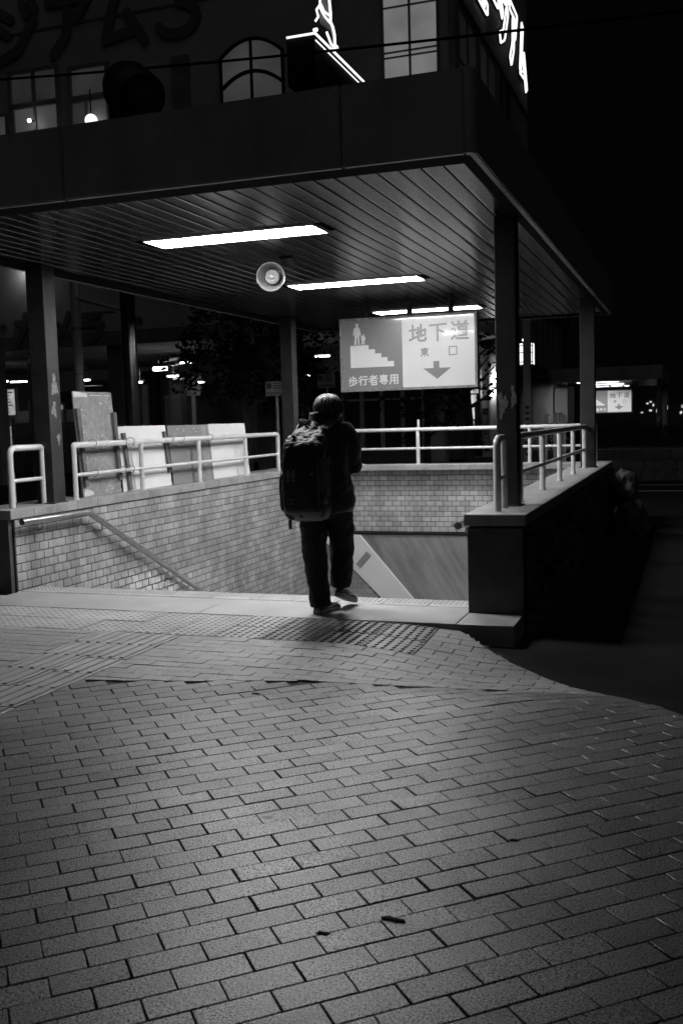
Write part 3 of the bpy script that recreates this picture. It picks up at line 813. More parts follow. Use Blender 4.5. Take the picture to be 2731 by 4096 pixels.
# ------------------------------------------------------------------ stroke lettering
def arcpts(cx, cy, rx, ry, a0, a1, n=8): return [(cx+rx*math.cos(math.radians(a0+(a1-a0)*i/n)), cy+ry*math.sin(math.radians(a0+(a1-a0)*i/n))) for i in range(n+1)]
GL = {
 'chi': [[(.02, .66), (.40, .70)], [(.21, .95), (.21, .22)], [(.01, .10), (.42, .28)], [(.42, .50), (.95, .70), (.94, .42), (.88, .34), (.80, .36)], [(.69, .98), (.69, .28)], [(.53, .82), (.53, .14), (.60, .05), (.90, .05), (.97, .12), (.97, .2)]],
 'ka_': [[(0, .90), (1, .95)], [(.47, .92), (.47, .0)], [(.50, .64), (.92, .44)]],
 'do': [[(.42, 1.0), (.49, .88)], [(.88, 1.02), (.78, .88)], [(.30, .82), (.98, .84)], [(.62, .82), (.58, .70)], [(.42, .69), (.90, .70), (.90, .24), (.42, .23), (.42, .69)], [(.42, .54), (.9, .55)], [(.42, .39), (.9, .39)], [(.06, .97), (.20, .80)], [(.03, .58), (.22, .58), (.22, .24)], [(.22, .24), (.03, .05)], [(.20, .20), (.34, .07), (.98, .06)]],
 'higashi': [[(.05, .86), (.95, .88)], [(.5, 1), (.5, 0)], [(.2, .73), (.8, .73), (.8, .37), (.2, .37), (.2, .73)], [(.2, .55), (.8, .55)], [(.45, .36), (.03, .03)], [(.55, .36), (.97, .03)]],
 'kuchi': [[(.08, .94), (.92, .96), (.92, .06), (.08, .04), (.08, .94)]],
 'nishi': [[(.04, .93), (.96, .94)], [(.1, .68), (.9, .68), (.9, .06), (.1, .06), (.1, .68)], [(.38, .93), (.38, .5), (.24, .34)], [(.62, .93), (.62, .42), (.8, .36)], [(.1, .2), (.9, .2)]],
 'ho': [[(.5, 1), (.5, .56)], [(.5, .80), (.82, .80)], [(.22, .86), (.22, .56)], [(.02, .56), (.98, .58)], [(.5, .5), (.5, .2)], [(.26, .44), (.1, .24)], [(.74, .46), (.92, .28)], [(.82, .26), (.55, .08), (.12, .0)]],
 'kou': [[(.30, .98), (.06, .74)], [(.36, .72), (.02, .38)], [(.22, .52), (.22, 0)], [(.48, .90), (.96, .91)], [(.42, .60), (1, .61)], [(.77, .60), (.77, .07), (.6, .05)]],
 'sha': [[(.16, .87), (.72, .88)], [(.42, 1.02), (.42, .66)], [(.02, .66), (.98, .67)], [(.90, .96), (.05, .34)], [(.3, .45), (.84, .45), (.84, .0), (.3, .0), (.3, .45)], [(.3, .22), (.84, .22)]],
 'sen': [[(.08, .91), (.92, .92)], [(.5, 1.02), (.5, .42)], [(.18, .79), (.82, .79), (.82, .48), (.18, .48), (.18, .79)], [(.18, .63), (.82, .63)], [(.02, .33), (.98, .34)], [(.7, .44), (.7, .05), (.52, .03)], [(.26, .22), (.4, .1)]],
 'you': [[(.16, .95), (.92, .96), (.92, .06), (.76, .04)], [(.16, .95), (.16, .3), (.03, .02)], [(.16, .66), (.92, .67)], [(.16, .37), (.92, .38)], [(.54, .95), (.54, .02)]],
 'mi': [[(.2, .92), (.82, .78)], [(.18, .60), (.78, .46)], [(.12, .26), (.88, .06)]],
 'yu': [[(.2, .55), (.7, .55), (.64, .08)], [(.05, .06), (.95, .06)]],
 'bou': [[(.05, .5), (.95, .5)]],
 'ji': [[(.14, .90), (.38, .76)], [(.05, .62), (.30, .48)], [(.1, .04), (.5, .18), (.9, .66)], [(.66, .98), (.74, .80)], [(.86, 1.02), (.94, .86)]],
 'a': [[(.06, .9), (.94, .9), (.64, .55)], [(.48, .72), (.42, .3), (.12, .0)]],
 'mu': [[(.45, .97), (.14, .10), (.86, .2)], [(.62, .5), (.97, .0)]],
 'ka': [[(.05, .70), (.88, .70), (.82, .06), (.62, .06)], [(.45, .98), (.4, .5), (.05, .0)]],
 'me': [[(.75, .98), (.55, .5), (.05, .03)], [(.22, .70), (.9, .13)]],
 'ra': [[(.18, .94), (.82, .94)], [(.06, .64), (.92, .64), (.75, .25), (.28, .0)]],
 '3': [arcpts(.45, .75, .35, .24, 150, -80)+arcpts(.45, .26, .40, .27, 80, -155)],
 'dot': [[(.45, .5), (.55, .5)]],
}
def strokes(mb, glyph, org, u, v, nrm, sx, sy, wd, depth=.002, lift=.0, capn=5):
    """each stroke segment is a round-capped flat bar standing proud of the face, each a hair higher than the last"""
    org, u, v, nrm = map(Vector, (org, u, v, nrm)); i = 0
    for st in GL[glyph]:
        for p, q in zip(st, st[1:]):
            a, b = Vector((p[0]*sx, p[1]*sy)), Vector((q[0]*sx, q[1]*sy)); d = b-a
            if d.length < 1e-6: continue
            th = math.atan2(d.y, d.x); ol = []
            for k_ in range(capn+1): t_ = th-PI/2+PI*k_/capn; ol.append(b+Vector((math.cos(t_), math.sin(t_)))*wd/2)
            for k_ in range(capn+1): t_ = th+PI/2+PI*k_/capn; ol.append(a+Vector((math.cos(t_), math.sin(t_)))*wd/2)
            top = lift+depth+.00025*i; i += 1
            mb.loft([[org+u*o.x+v*o.y+nrm*lift for o in ol], [org+u*o.x+v*o.y+nrm*top for o in ol]], smooth=False)
def outline_tubes(mb, glyph, org, u, v, nrm, sx, sy, wd, r):
    org, u, v, nrm = map(Vector, (org, u, v, nrm))
    for st in GL[glyph]:
        P = [Vector((p[0]*sx, p[1]*sy)) for p in st]; L_, R_ = [], []
        for i, p in enumerate(P):
            d = (P[min(i+1, len(P)-1)]-P[max(i-1, 0)]).normalized(); n_ = Vector((-d.y, d.x))
            ext = d*(wd*.3)*(1 if i == len(P)-1 else (-1 if i == 0 else 0))
            L_.append(p+n_*wd/2+ext); R_.append(p-n_*wd/2+ext)
        ol = L_+R_[::-1]
        pts = [org+u*o.x+v*o.y+nrm*.06 for o in ol]
        fine = []
        for a, b in zip(pts, pts[1:]+pts[:1]):
            fine += [a.lerp(b, .08), a.lerp(b, .5), a.lerp(b, .92)]
        mb.tube(fine, r, 6, closed=True)

# ------------------------------------------------------------------ hanging sign
def shape(mb, pts, y, off=.002):
    mb.loft([[(x, y-off, z) for x, z in pts], [(x, y, z) for x, z in pts]], smooth=False)
def hanging_sign(SGX, SGY, SGZ, word, label, sw='sign_white', sg='sign_grey'):
    W2, H = 1.80, .905                       # SGX,SGZ = bottom-left corner of the panel
    t = thing('hanging_sign', label, 'sign', (SGX+W2/2, SGY, SGZ+H/2), 'underpass signs hanging in the shelters')
    x0, x1, z0, z1 = SGX, SGX+W2, SGZ, SGZ+H; yf = SGY
    c = MB(); c.box(x0-.03, x1+.03, yf+.012, yf+.135, z0-.03, z1+.03, .006); c.build('cabinet', 'sign_frame', t)
    c = MB()
    c.box(x0-.034, x1+.034, yf-.012, yf+.02, z1, z1+.034, .004); c.box(x0-.034, x1+.034, yf-.012, yf+.02, z0-.034, z0, .004)
    c.box(x0-.034, x0, yf-.012, yf+.02, z0, z1, .003); c.box(x1, x1+.034, yf-.012, yf+.02, z0, z1, .003); c.build('frame', 'sign_frame', t)
    xm = x0+.833
    c = MB(); c.box(xm, x1, yf, yf+.011, z0, z1); pw_ = c.build('white_panel', sw, t)
    c = MB(); c.box(x0, xm-.001, yf, yf+.011, z0, z1); pg = c.build('grey_panel', sg, t)
    U, V_, Nn = (1, 0, 0), (0, 0, 1), (0, -1, 0)
    kw = W2/1.80
    X = lambda u_: x0+u_*W2                  # 0..1 across the panel
    Z = lambda v_: z0+v_*H
    c = MB()
    for g_, u0, v0, sx, sy in (('chi', .519, .650, .225, .222), ('ka_', .672, .650, .218, .222), ('do', .830, .650, .225, .232)):
        strokes(c, g_, (X(u0), yf, Z(v0)), U, V_, Nn, sx, sy, .027)
    c.build('large_lettering', sg, pw_)
    c = MB(); strokes(c, word, (X(.600), yf, Z(.437)), U, V_, Nn, .110, .108, .013); strokes(c, 'kuchi', (X(.808), yf, Z(.435)), U, V_, Nn, .118, .115, .0125)
    c.build('small_lettering', sg, pw_)
    c = MB(); shape(c, [(X(.695), Z(.36)), (X(.695), Z(.262)), (X(.618), Z(.262)), (X(.722), Z(.105)), (X(.826), Z(.262)), (X(.738), Z(.262)), (X(.738), Z(.36))], yf); c.build('arrow', sg, pw_)
    c = MB()
    st = [(.062, .315), (.062, .640), (.205, .640), (.205, .575), (.253, .575), (.253, .512), (.301, .512), (.301, .452), (.349, .452), (.349, .392), (.397, .392), (.397, .315)]
    shape(c, [(X(a), Z(b)) for a, b in st], yf); c.build('stair_symbol', sw, pg)
    man = [(.112, .957), (.118, .964), (.124, .953), (.125, .935), (.121, .918), (.130, .905), (.139, .885), (.143, .840), (.147, .790), (.143, .775), (.138, .790), (.135, .820), (.133, .760), (.133, .655), (.124, .650), (.122, .740), (.118, .770), (.113, .740), (.108, .650), (.094, .655), (.099, .740), (.101, .810), (.098, .830), (.094, .780), (.087, .785), (.088, .850), (.094, .890), (.108, .908), (.114, .918), (.110, .935)]
    c = MB(); shape(c, [(X(a), Z(b)) for a, b in man], yf)
    b = bmesh.new(); bmesh.ops.create_cone(b, cap_ends=True, segments=18, radius1=.0215, radius2=.0215, depth=.003)
    c.merge(b, Matrix.Translation((X(.1175), yf-.0016, Z(.938))) @ Matrix.Rotation(PI/2, 4, 'X'))
    kid = [(.160, .795), (.168, .803), (.174, .790), (.170, .775), (.178, .765), (.182, .735), (.178, .712), (.172, .712), (.174, .680), (.176, .655), (.167, .653), (.166, .690), (.162, .690), (.158, .655), (.147, .655), (.152, .672), (.155, .715), (.147, .720), (.152, .755), (.144, .773), (.146, .783), (.158, .773), (.163, .776)]
    shape(c, [(X(a), Z(b)) for a, b in kid], yf, .0024)
    c.build('figure_symbol', sw, pg)
    c = MB()
    for i, g_ in enumerate(('ho', 'kou', 'sha', 'sen', 'you')):
        strokes(c, g_, (X(.043+i*.0795), yf, Z(.055+.001*i)), U, V_, Nn, .122, .122, .0165)
    c.build('lower_lettering', sw, pg)
    for k_, fx in enumerate((.18, .51, .82)):
        c = MB(); c.tube([(x0+fx*W2, yf+.07, z1+.03), (x0+fx*W2, yf+.07, z1+.245)], .036, 16)
        c.tube([(x0+fx*W2, yf+.07, z1+.029), (x0+fx*W2, yf+.07, z1+.042)], .06, 16)
        for s_ in (-1, 1): c.tube([(x0+fx*W2+s_*.07, yf+.07, z1+.03), (x0+fx*W2+s_*.07, yf+.07, z1+.05)], .011, 8)
        c.tube([(x0+fx*W2+.038, yf+.07, z1+.03), (x0+fx*W2+.038, yf+.07, z1+.2)], .007, 6)
        c.build('hanger_post', 'column', t)
    return t
sign = hanging_sign(-4.455, 12.80, 1.87, 'higashi', 'large underpass sign for the east entrance hanging under the near roof')

# ------------------------------------------------------------------ the far shelter (copies of the near one)
FD = Vector((.18, 31.1, -.36))
dup(rf, FD, 'small far shelter roof beyond the hedge on the right')
GC = 'columns of the far shelter'
for o, l in zip(cols, ('front right column of the far shelter', 'front left column of the far shelter', 'rear left column of the far shelter', 'rear right column of the far shelter')):
    dup(o, FD, l, GC)
for o, l in zip(lights, ('topmost of three thin lights in the far shelter', 'middle one of three thin lights in the far shelter', 'lowest light just above the small distant sign')):
    r_ = dup(o, FD, l, 'lights in the far shelter')
    for ch in bpy.data.objects:           # far tubes and reflectors dimmed to keep their glare off the near soffit
        if ch.parent == r_ and ch.name.startswith('tube'):
            ch.material_slots[0].link = 'OBJECT'; ch.material_slots[0].material = M['tube_far']
        if ch.parent == r_ and ch.name.startswith('reflector'):
            ch.material_slots[0].link = 'OBJECT'; ch.material_slots[0].material = M['panel_far']
hanging_sign(-4.455+FD.x, 12.80+FD.y, 1.87+FD.z, 'nishi', 'small distant underpass sign for the west entrance in the far shelter', 'sign_white_lit', 'sign_grey_lit')

# ------------------------------------------------------------------ helper: where a sight line meets the plane y = Y (used to read off real positions of distant things)
F_, CXP, CYP = 2287., 784., 1176.
def at(u, v, Y):
    d = right*(u-CXP) - up*(v-CYP) + fwd*F_
    return Vector((0, 0, 1.45)) + d*(Y/d.y)

# ------------------------------------------------------------------ museum building behind the shelter
bd = thing('museum_building', 'large dark building with lit upper windows and neon lettering behind the shelter', 'building', (-16, 24, 0))
FX = -5.36
c = MB(); c.box(-34, FX, 24, 35.2, 3.75, 17); c.box(-34, FX-.35, 34.2, 35.2, 0, 3.74); c.build('wall', 'concrete_dark', bd)
c = MB()
for z in (12.27, 13.6, 14.9): c.box(-34, FX+.001, 23.97, 23.999, z, z+.05)
c.box(-34, FX+.05, 23.93, 23.998, 3.7, 4.05); c.box(FX-.005, FX+.06, 24, 35.2, 11.5, 11.56); c.box(FX-.12, FX+.05, 23.94, 23.998, 4.06, 17)
c.build('string_course', 'concrete_mid', bd)
c = MB()
for x in (-30, -24.5, -19.2, -15.05, -10.6, -6.0):
    c = MB(); c.box(x-.22, x+.22, 24.1, 24.54, ROADZ, 3.745, .01); c.build('pillar', 'concrete_mid', bd)
for x in (-27, -21.5, -16, -10.5):
    c = MB(); c.box(x-.2, x+.2, 29.2, 29.6, ROADZ, 3.745, .01); c.build('pillar', 'concrete_mid', bd)
def window(x0, x1, z0, z1, m, vs=(), hs=(), y=23.99, fr=.05):
    c = MB(); d = .09
    c.box(x0-fr, x0, y-d, y, z0-fr, z1+fr); c.box(x1, x1+fr, y-d, y, z0-fr, z1+fr)
    c.box(x0, x1, y-d, y, z1, z1+fr); c.box(x0, x1, y-d, y, z0-fr, z0)
    for v in vs: c.box(v-fr*.5, v+fr*.5, y-d*.9, y-.021, z0, z1)
    for h in hs: c.box(x0, x1, y-d*.8, y-.022, h-fr*.35, h+fr*.35)
    f = c.build('window', 'frame_metal', bd)
    c = MB(); c.box(x0, x1, y-.02, y-.001, z0, z1); c.build('pane', m, f); return f
window(-17.80, -16.36, 10.42, 11.20, 'win_low', vs=(-17.08,), fr=.10)
window(-17.74, -16.36, 8.7, 10.27, 'win_mid', vs=(-17.08,), fr=.07)
window(-19.2, -18.05, 8.7, 10.15, 'win_mid', vs=(-18.6,), fr=.07)
window(-15.86, -14.80, 10.38, 11.06, 'win_low', fr=.10)
window(-15.86, -14.80, 8.7, 10.2, 'win_low', vs=(-15.43,), fr=.06)
window(-14.65, -14.50, 8.9, 10.21, 'win_mid', fr=.04)
# tall panel beside the arched window
c = MB(); c.box(-12.82, -12.32, 23.90, 23.998, 8.8, 10.98); c.build('pale_panel', 'concrete_mid', bd)
# arched window
c = MB(); xa0, xa1 = -11.38, -9.74; cxm = (xa0+xa1)/2
def arch(z_s, rise, x0=xa0, x1=xa1, n=16): return [(x0+(x1-x0)*i/n, z_s+rise*(1-((2*i/n)-1)**2)) for i in range(n+1)]
pane = [(xa0, 8.8), (xa1, 8.8)]+arch(10.75, .36)[::-1]
c.loft([[(x, 23.97, z) for x, z in pane], [(x, 23.985, z) for x, z in pane]], smooth=False); pn = c.build('arched_window', 'win_mid', bd)
c = MB()
c.tube([(x, 23.93, z) for x, z in arch(10.75, .36)], .045, 6); c.tube([(x, 23.93, z) for x, z in arch(9.98, .34)], .05, 6)
c.box(cxm-.03, cxm+.03, 23.9, 23.96, 8.8, 11.1); c.box(xa0-.06, xa0, 23.9, 23.98, 8.8, 10.76); c.box(xa1, xa1+.06, 23.9, 23.98, 8.8, 10.76); c.build('glazing_bars', 'trimdark', pn)
window(-7.06, -5.76, 8.6, 11.95, 'win_bright', vs=(-6.42,), hs=(10.12, 10.24, 11.28))
window(-8.75, -7.75, 8.6, 9.72, 'win_mid', vs=(-8.55, -8.12), fr=.04)
def swindow(y0, y1, z0, z1, m, vs=(), hs=(), fr=.05):
    c = MB(); x = FX+.005; d = .08
    c.box(x, x+d, y0-fr, y0, z0-fr, z1+fr); c.box(x, x+d, y1, y1+fr, z0-fr, z1+fr); c.box(x, x+d, y0, y1, z1, z1+fr); c.box(x, x+d, y0, y1, z0-fr, z0)
    for v in vs: c.box(x+.021, x+d, v-fr*.6, v+fr*.6, z0, z1)
    for h in hs: c.box(x+.022, x+d*.9, y0, y1, h-fr*.4, h+fr*.4)
    f = c.build('window', 'frame_metal', bd)
    c = MB(); c.box(x, x+.02, y0, y1, z0, z1); c.build('pane', m, f)
swindow(24.25, 26.36, 8.6, 11.2, 'win_side', vs=(25.25,), hs=(10.0,))
swindow(26.75, 29.0, 10.2, 11.3, 'win_side', vs=(27.87,))
swindow(26.75, 29.0, 8.6, 9.9, 'win_side', vs=(27.87,))
swindow(29.5, 31.7, 10.3, 11.4, 'glass', vs=(30.4,)); swindow(29.5, 31.7, 8.6, 10.0, 'glass', vs=(30.4,))
# wall lettering
c = MB()
for g_, x0 in (('ji', -18.25), ('a', -16.55), ('mu', -14.95), ('3', -13.25)):
    c = MB(); strokes(c, g_, (x0, 23.965, 11.55), (1, 0, 0), (0, 0, 1), (0, -1, 0), 1.42, 1.50, .26, depth=.05); c.build('wall_character', 'letter_dark', bd)
c = MB()
for g_, a in (('ka', 40), ('me', 122), ('ra', 186)):
    c = MB(); p = at(a, 790, 23.93); strokes(c, g_, (p.x, 23.925, p.z), (1, 0, 0), (0, 0, 1), (0, -1, 0), .78, .80, .17, depth=.04); c.build('wall_character', 'letter_dark', bd)
for a, b_ in ((10, 752), (320, 735)):
    c = MB(); p = at(a, b_, 23.93); strokes(c, 'dot', (p.x-.2, 23.925, p.z-.2), (1, 0, 0), (0, 0, 1), (0, -1, 0), .4, .4, .18, depth=.04); c.build('wall_dot', 'letter_dark', bd)
c = MB(); p0, p1 = at(0, 690, 23.99), at(430, 800, 23.99); c.box(-34, -9.3, 23.955, 23.985, 4.07, 6.1); c.build('sign_fascia', 'concrete_dark', bd)
# neon: outlined characters along the side wall
for g_, y0 in (('mi', 24.75), ('yu', 26.5), ('bou', 28.15), ('ji', 29.75), ('a', 31.45), ('mu', 33.2)):
    c = MB(); outline_tubes(c, g_, (FX, y0, 12.32), (0, 1, 0), (0, 0, 1), (1, 0, 0), 1.40, 1.75, .30, .032)
    ne = c.build('neon_letter', 'neon', bd)
    c = MB(); strokes(c, g_, (FX+.008, y0, 12.32), (0, 1, 0), (0, 0, 1), (1, 0, 0), 1.40, 1.75, .42, depth=.03); c.build('letter_backing', 'trimdark', ne)
# corner canopy with neon edge and bent neon figure
cn = thing('neon_sign', 'bent white neon tubes on the corner of a lit edged canopy above the shelter', 'neon sign', (-6.9, 18, 8.3))
c = MB(); c.box(-7.22, -6.66, 18.04, 23.92, 7.75, 8.60, .01); c.build('canopy_box', 'trimdark', cn)
c = MB(); c.tube([(-7.2, 18.0, 8.62), (-6.63, 18.0, 8.62)], .022, 8); c.tube([(-6.63, 18.0, 8.62), (-6.63, 23.85, 8.62)], .022, 8); c.tube([(-6.63, 18.02, 8.50), (-6.63, 23.85, 8.50)], .012, 8); c.build('edge_tube', 'neon', cn)
z5 = lambda x, y: at(602.9+x*.2014, y*.2014, 18.05)
for pl, r in (([(650, -120), (655, 50), (615, 110), (635, 190), (600, 245)], .022), ([(660, 40), (700, 130), (770, 180)], .02), ([(655, 90), (710, 190), (770, 260)], .02),
              ([(752, -120), (760, 0), (775, 150), (775, 250), (800, 310), (820, 400), (825, 540)], .026), ([(730, 365), (780, 500), (830, 560)], .022), ([(600, 330), (605, 352)], .05), ([(815, 545), (835, 565)], .07)):
    c = MB(); c.tube([z5(*q) for q in pl], r, 8); c.build('figure_tube', 'neon', cn)
c = MB(); q = [z5(*p) for p in ((655, -120), (750, -120), (765, 150), (770, 250), (815, 420), (815, 530), (760, 340), (640, 250), (640, 120))]
c.loft([[p+Vector((0, .06, 0)) for p in q], [p+Vector((0, .09, 0)) for p in q]], smooth=False); c.build('figure_backing', 'concrete_mid', cn)
# lamps on the building
tg = lambda mb, name, m, label, cat, group=None: tag(mb.build(name, m), label, cat, group)
c = MB(); p = at(210, 277, 23.7); c.ball(p, .17, 16); gl = thing('globe_lamp', 'round glowing globe lamp at the upper left windows', 'lamp', p); c.build('globe', 'lamp_soft', gl)
c = MB(); c.tube([p+Vector((0, 0, .16)), p+Vector((0, .0, .8))], .02, 6); c.build('stem', 'dark', gl)
c = MB(); p = at(68, 277, 23.7); c.ball(p, .05, 10); gl = thing('spot_lamp', 'tiny bright spot lamp low in the leftmost upper window', 'lamp', p); c.build('bulb', 'lamp', gl)
c = MB(); c.bar(p+Vector((0, 0, 0)), p+Vector((0, .25, .05)), .03, .03); c.build('arm', 'dark', gl)
wlp = thing('wall_lamp', 'lamp washing the top left corner of the building wall', 'lamp', (-19.2, 23.5, 14.4))
c = MB(); c.box(-19.8, -18.6, 23.4, 23.46, 14.4, 14.5); c.build('glow_panel', 'lamp_soft', wlp)
c = MB(); c.box(-19.85, -18.55, 23.36, 23.97, 14.501, 14.55); c.build('hood', 'dark', wlp)
wl2 = thing('wall_lamp', 'small lamp high under the roof edge at far left', 'lamp', at(48, 613, 23.6))
p = at(48, 613, 23.6); c = MB(); c.box(p.x-.16, p.x+.16, 23.6, 23.75, p.z-.06, p.z+.05, .02); c.build('glow_panel', 'lamp', wl2)
c = MB(); c.box(p.x-.18, p.x+.18, 23.58, 23.97, p.z+.052, p.z+.09); c.build('hood', 'dark', wl2)

# arcade under the building: hanging fluorescent fittings
AG = 'fluorescent lamps hanging in the arcade'
def tube_lamp(u, v, Y, ln, label, m='lamp', rod=.35, dirx=.95):
    p = at(u, v, Y); t = thing('arcade_lamp', label, 'lamp', p, AG)
    d = Vector((dirx, math.sqrt(1-dirx*dirx), 0))
    c = MB(); c.tube([p-d*ln/2, p+d*ln/2], .022, 8); c.build('tube', m, t)
    c = MB(); c.bar(p-d*(ln/2+.05)+Vector((0, 0, .05)), p+d*(ln/2+.05)+Vector((0, 0, .05)), .07, .04)
    for s_ in (-1, 1): c.bar(p+d*s_*ln/2+Vector((0, 0, -.02)), p+d*s_*ln/2+Vector((0, 0, .05)), .03, .03)
    c.tube([p+Vector((0, 0, .06)), p+Vector((0, 0, .06+rod))], .012, 6); c.build('batten_housing', 'pale_paint', t)
tube_lamp(431, 833, 27, .45, 'upper right lamp of the cluster behind the boards')
tube_lamp(399, 864, 27, .38, 'short lamp under the boxy one behind the boards')
tube_lamp(322, 878, 27, .16, 'stubby lamp close to the dark signal pole')
tube_lamp(200, 873, 27, .2, 'stubby lamp above the tall grey board')
tube_lamp(12, 876, 27, .22, 'tiny lamp at the far left edge of the arcade')
tube_lamp(44, 877, 30, .6, 'lamp beside the tiny one left of the worn column')
tube_lamp(740, 818, 27, .42, 'lamp between the rear column and the hanging sign, the higher of two')
tube_lamp(708, 863, 27, .22, 'small lamp just above the head of the person')
tube_lamp(283, 862, 29, 0.3, 'lamp glimpsed left of the dark signal pole under the arcade')
tube_lamp(460, 878, 29, 0.25, 'faint lamp at the right end of the arcade above the kiosk')
tube_lamp(118, 902, 29, 0.18, 'small lamp just right of the worn column')
p = at(368, 847, 27); t = thing('box_lamp', 'bright boxy lantern lamp hanging in the arcade cluster', 'lamp', p)
c = MB(); c.box(p.x-.20, p.x+.20, p.y-.1, p.y+.1, p.z-.055, p.z+.055, .02); c.build('diffuser', 'lamp', t)
c = MB(); c.box(p.x-.22, p.x+.22, p.y-.12, p.y+.12, p.z+.056, p.z+.09); c.tube([p+Vector((0, 0, .09)), p+Vector((0, 0, .4))], .015, 6); c.build('cap', 'dark', t)
# beams and pipes carrying the lamps
for (u0, v0, u1, v1, Y, r, l) in ((380, 842, 455, 829, 27.3, .03, 'thin pale conduit above the arcade lamps'), (365, 831, 410, 823, 27.6, .05, 'thick conduit at the top of the arcade cluster'), (395, 871, 462, 868, 27.2, .02, 'short hanging rail under the arcade cluster'), (190, 887, 235, 886, 27.2, .02, 'short hanging rail above the tall grey board'), (0, 822, 68, 830, 27, .10, 'pale beam at the far left under the arcade')):
    c = MB(); c.tube([at(u0, v0, Y), at(u1, v1, Y)], r, 8); tg(c, 'conduit', 'pale_paint', l, 'conduit')

# things inside the arcade
c = MB(); a, b_ = at(383, 908, 30), at(444, 990, 30)
hut = thing('brick_kiosk', 'plain kiosk wall with a pale sign band behind the boards', 'kiosk', (a.x, 30, 0))
c.box(a.x-.1, b_.x+.1, 30, 32, ROADZ, a.z); c.build('wall', 'concrete_mid', hut)
c = MB(); q, r_ = at(416, 866, 29.9), at(462, 908, 29.9); c.box(q.x, r_.x, 29.86, 29.98, r_.z, q.z); c.build('sign_band', 'pale_paint', hut)
c = MB(); q = at(444, 905, 29.9); c.box(q.x-.06, q.x+.06, 29.88, 29.98, ROADZ, q.z); c.build('door_post', 'pale_paint', hut)
c = MB(); a, b_ = at(10, 895, 26.0), at(38, 953, 26.0)
nb = thing('notice_board', 'brightly lit notice board at the far left edge', 'notice board', (a.x, 26, 0))
c.box(a.x-.1, b_.x, 26, 26.06, b_.z, a.z); c.build('poster', 'poster', nb)
c = MB()
for s_ in (a.x-.13, b_.x): c.box(s_, s_+.05, 25.97, 26.08, b_.z-.04, a.z+.04)
c.box(a.x-.08, b_.x, 25.97, 26.08, a.z, a.z+.05); c.box(a.x-.08, b_.x, 25.97, 26.08, b_.z-.05, b_.z); c.box(a.x+.1, a.x+.16, 26.0, 26.07, ROADZ, b_.z-.05); c.build('frame', 'pale_paint', nb)
c = MB()
for k_ in range(7):
    z = a.z-.08-k_*(a.z-b_.z-.1)/7; c.box(a.x, b_.x-random.uniform(.05, .3), 25.992, 25.998, z-.03, z)
c.build('printed_lines', 'concrete_mid', nb)
c = MB(); a, b_ = at(0, 946, 31), at(170, 962, 31)
lw = thing('low_wall', 'long pale low wall far back under the arcade at left', 'wall', (a.x, 31, 0))
c.box(a.x-4, b_.x+.5, 31, 31.25, ROADZ, a.z-.45); c.build('base', 'concrete_mid', lw)
c = MB(); c.box(a.x-4, b_.x+.5, 30.97, 31.28, a.z-.44, a.z); c.build('pale_top', 'pale_paint', lw)
c = MB()
for k_ in range(5): c.box(a.x+.6+k_*.75, a.x+.68+k_*.75, 30.9, 30.965, ROADZ, a.z+.3)
c.build('picket', 'concrete_mid', lw)
# dim shop fronts at the back of the arcade
def shop(u0, u1, v0, v1, Y, label, n, m):
    a, b_ = at(u0, v0, Y), at(u1, v1, Y); t = thing('shop_front', label, 'shop front', (a.x, Y, ROADZ), 'shop fronts in the arcade')
    c = MB(); c.box(a.x-.2, b_.x+.2, Y+.03, Y+.3, ROADZ, a.z+.5); c.build('wall', 'dark', t)
    for k_ in range(n):
        x0 = a.x+(b_.x-a.x)*k_/n; x1 = a.x+(b_.x-a.x)*(k_+1)/n-.08
        c = MB()
        for p_, q_ in ((x0, x0+.06), (x1-.06, x1)): c.box(p_, q_, Y-.06, Y+.028, b_.z, a.z)
        for z in (b_.z-.05, (a.z*.65+b_.z*.35), a.z): c.box(x0, x1, Y-.062, Y+.027, z, z+.05)
        f = c.build('window', 'frame_metal', t)
        c = MB(); c.box(x0+.06, x1-.06, Y+.005, Y+.026, b_.z, a.z); c.build('pane', m, f)
shop(196, 272, 905, 975, 33.2, 'dim shop front with three bays seen beside the tall grey board', 3, 'win_mid')
shop(322, 352, 885, 985, 33.2, 'narrow dim shop front right of the dark signal pole', 1, 'win_side')
shop(446, 482, 915, 985, 33.2, 'dim shop front right of the plain kiosk', 2, 'win_mid')
shop(136, 160, 930, 975, 33.0, 'small dim shop window just right of the worn column', 1, 'win_bright')
# slim white post and bits at far left edge
c = MB(); p = at(33, 1130, 10.6); c.tube([(p.x, 10.6, ROADZ), (p.x, 10.6, .9)], .024, 10); c.tube([(p.x, 10.6, .9), (p.x, 10.6, 1.5)], .012, 8); tg(c, 'marker_pole', 'pale_paint', 'slim pale marker pole behind the left pipe loop', 'pole')

# signal pole with a drum-shaped signal high above the roof, and utility pole beside it
p = at(301, 820, 12.6)
sg = thing('signal_pole', 'dark round pole behind the boards carrying a drum shaped lamp above the roof', 'signal pole', (p.x, 12.6, ROADZ))
c = MB(); c.tube([(p.x, 12.6, ROADZ), (p.x-.03, 12.6, 6.15)], .105, 20); c.build('pole', mat('glossy_black', .012, .18), sg)
q = at(308, 215, 12.3); ax2 = Vector((.62, -.35, -.55)).normalized()
xa2 = ax2.cross(Vector((0, 0, 1))).normalized(); ya2 = xa2.cross(ax2)
def ring2(r, z, n=28): return [q+ax2*z+xa2*math.cos(2*PI*k_/n)*r+ya2*math.sin(2*PI*k_/n)*r for k_ in range(n)]
c = MB(); c.loft([ring2(.20, -.42), ring2(.30, -.36), ring2(.36, -.2), ring2(.37, .2), ring2(.34, .22), ring2(.34, .1), ring2(.02, .06)]); c.build('drum', 'dark', sg)
c = MB(); c.bar(q+ax2*-.2, Vector((p.x, 12.6, 6.05)), .08, .08); c.build('bracket', 'dark', sg)
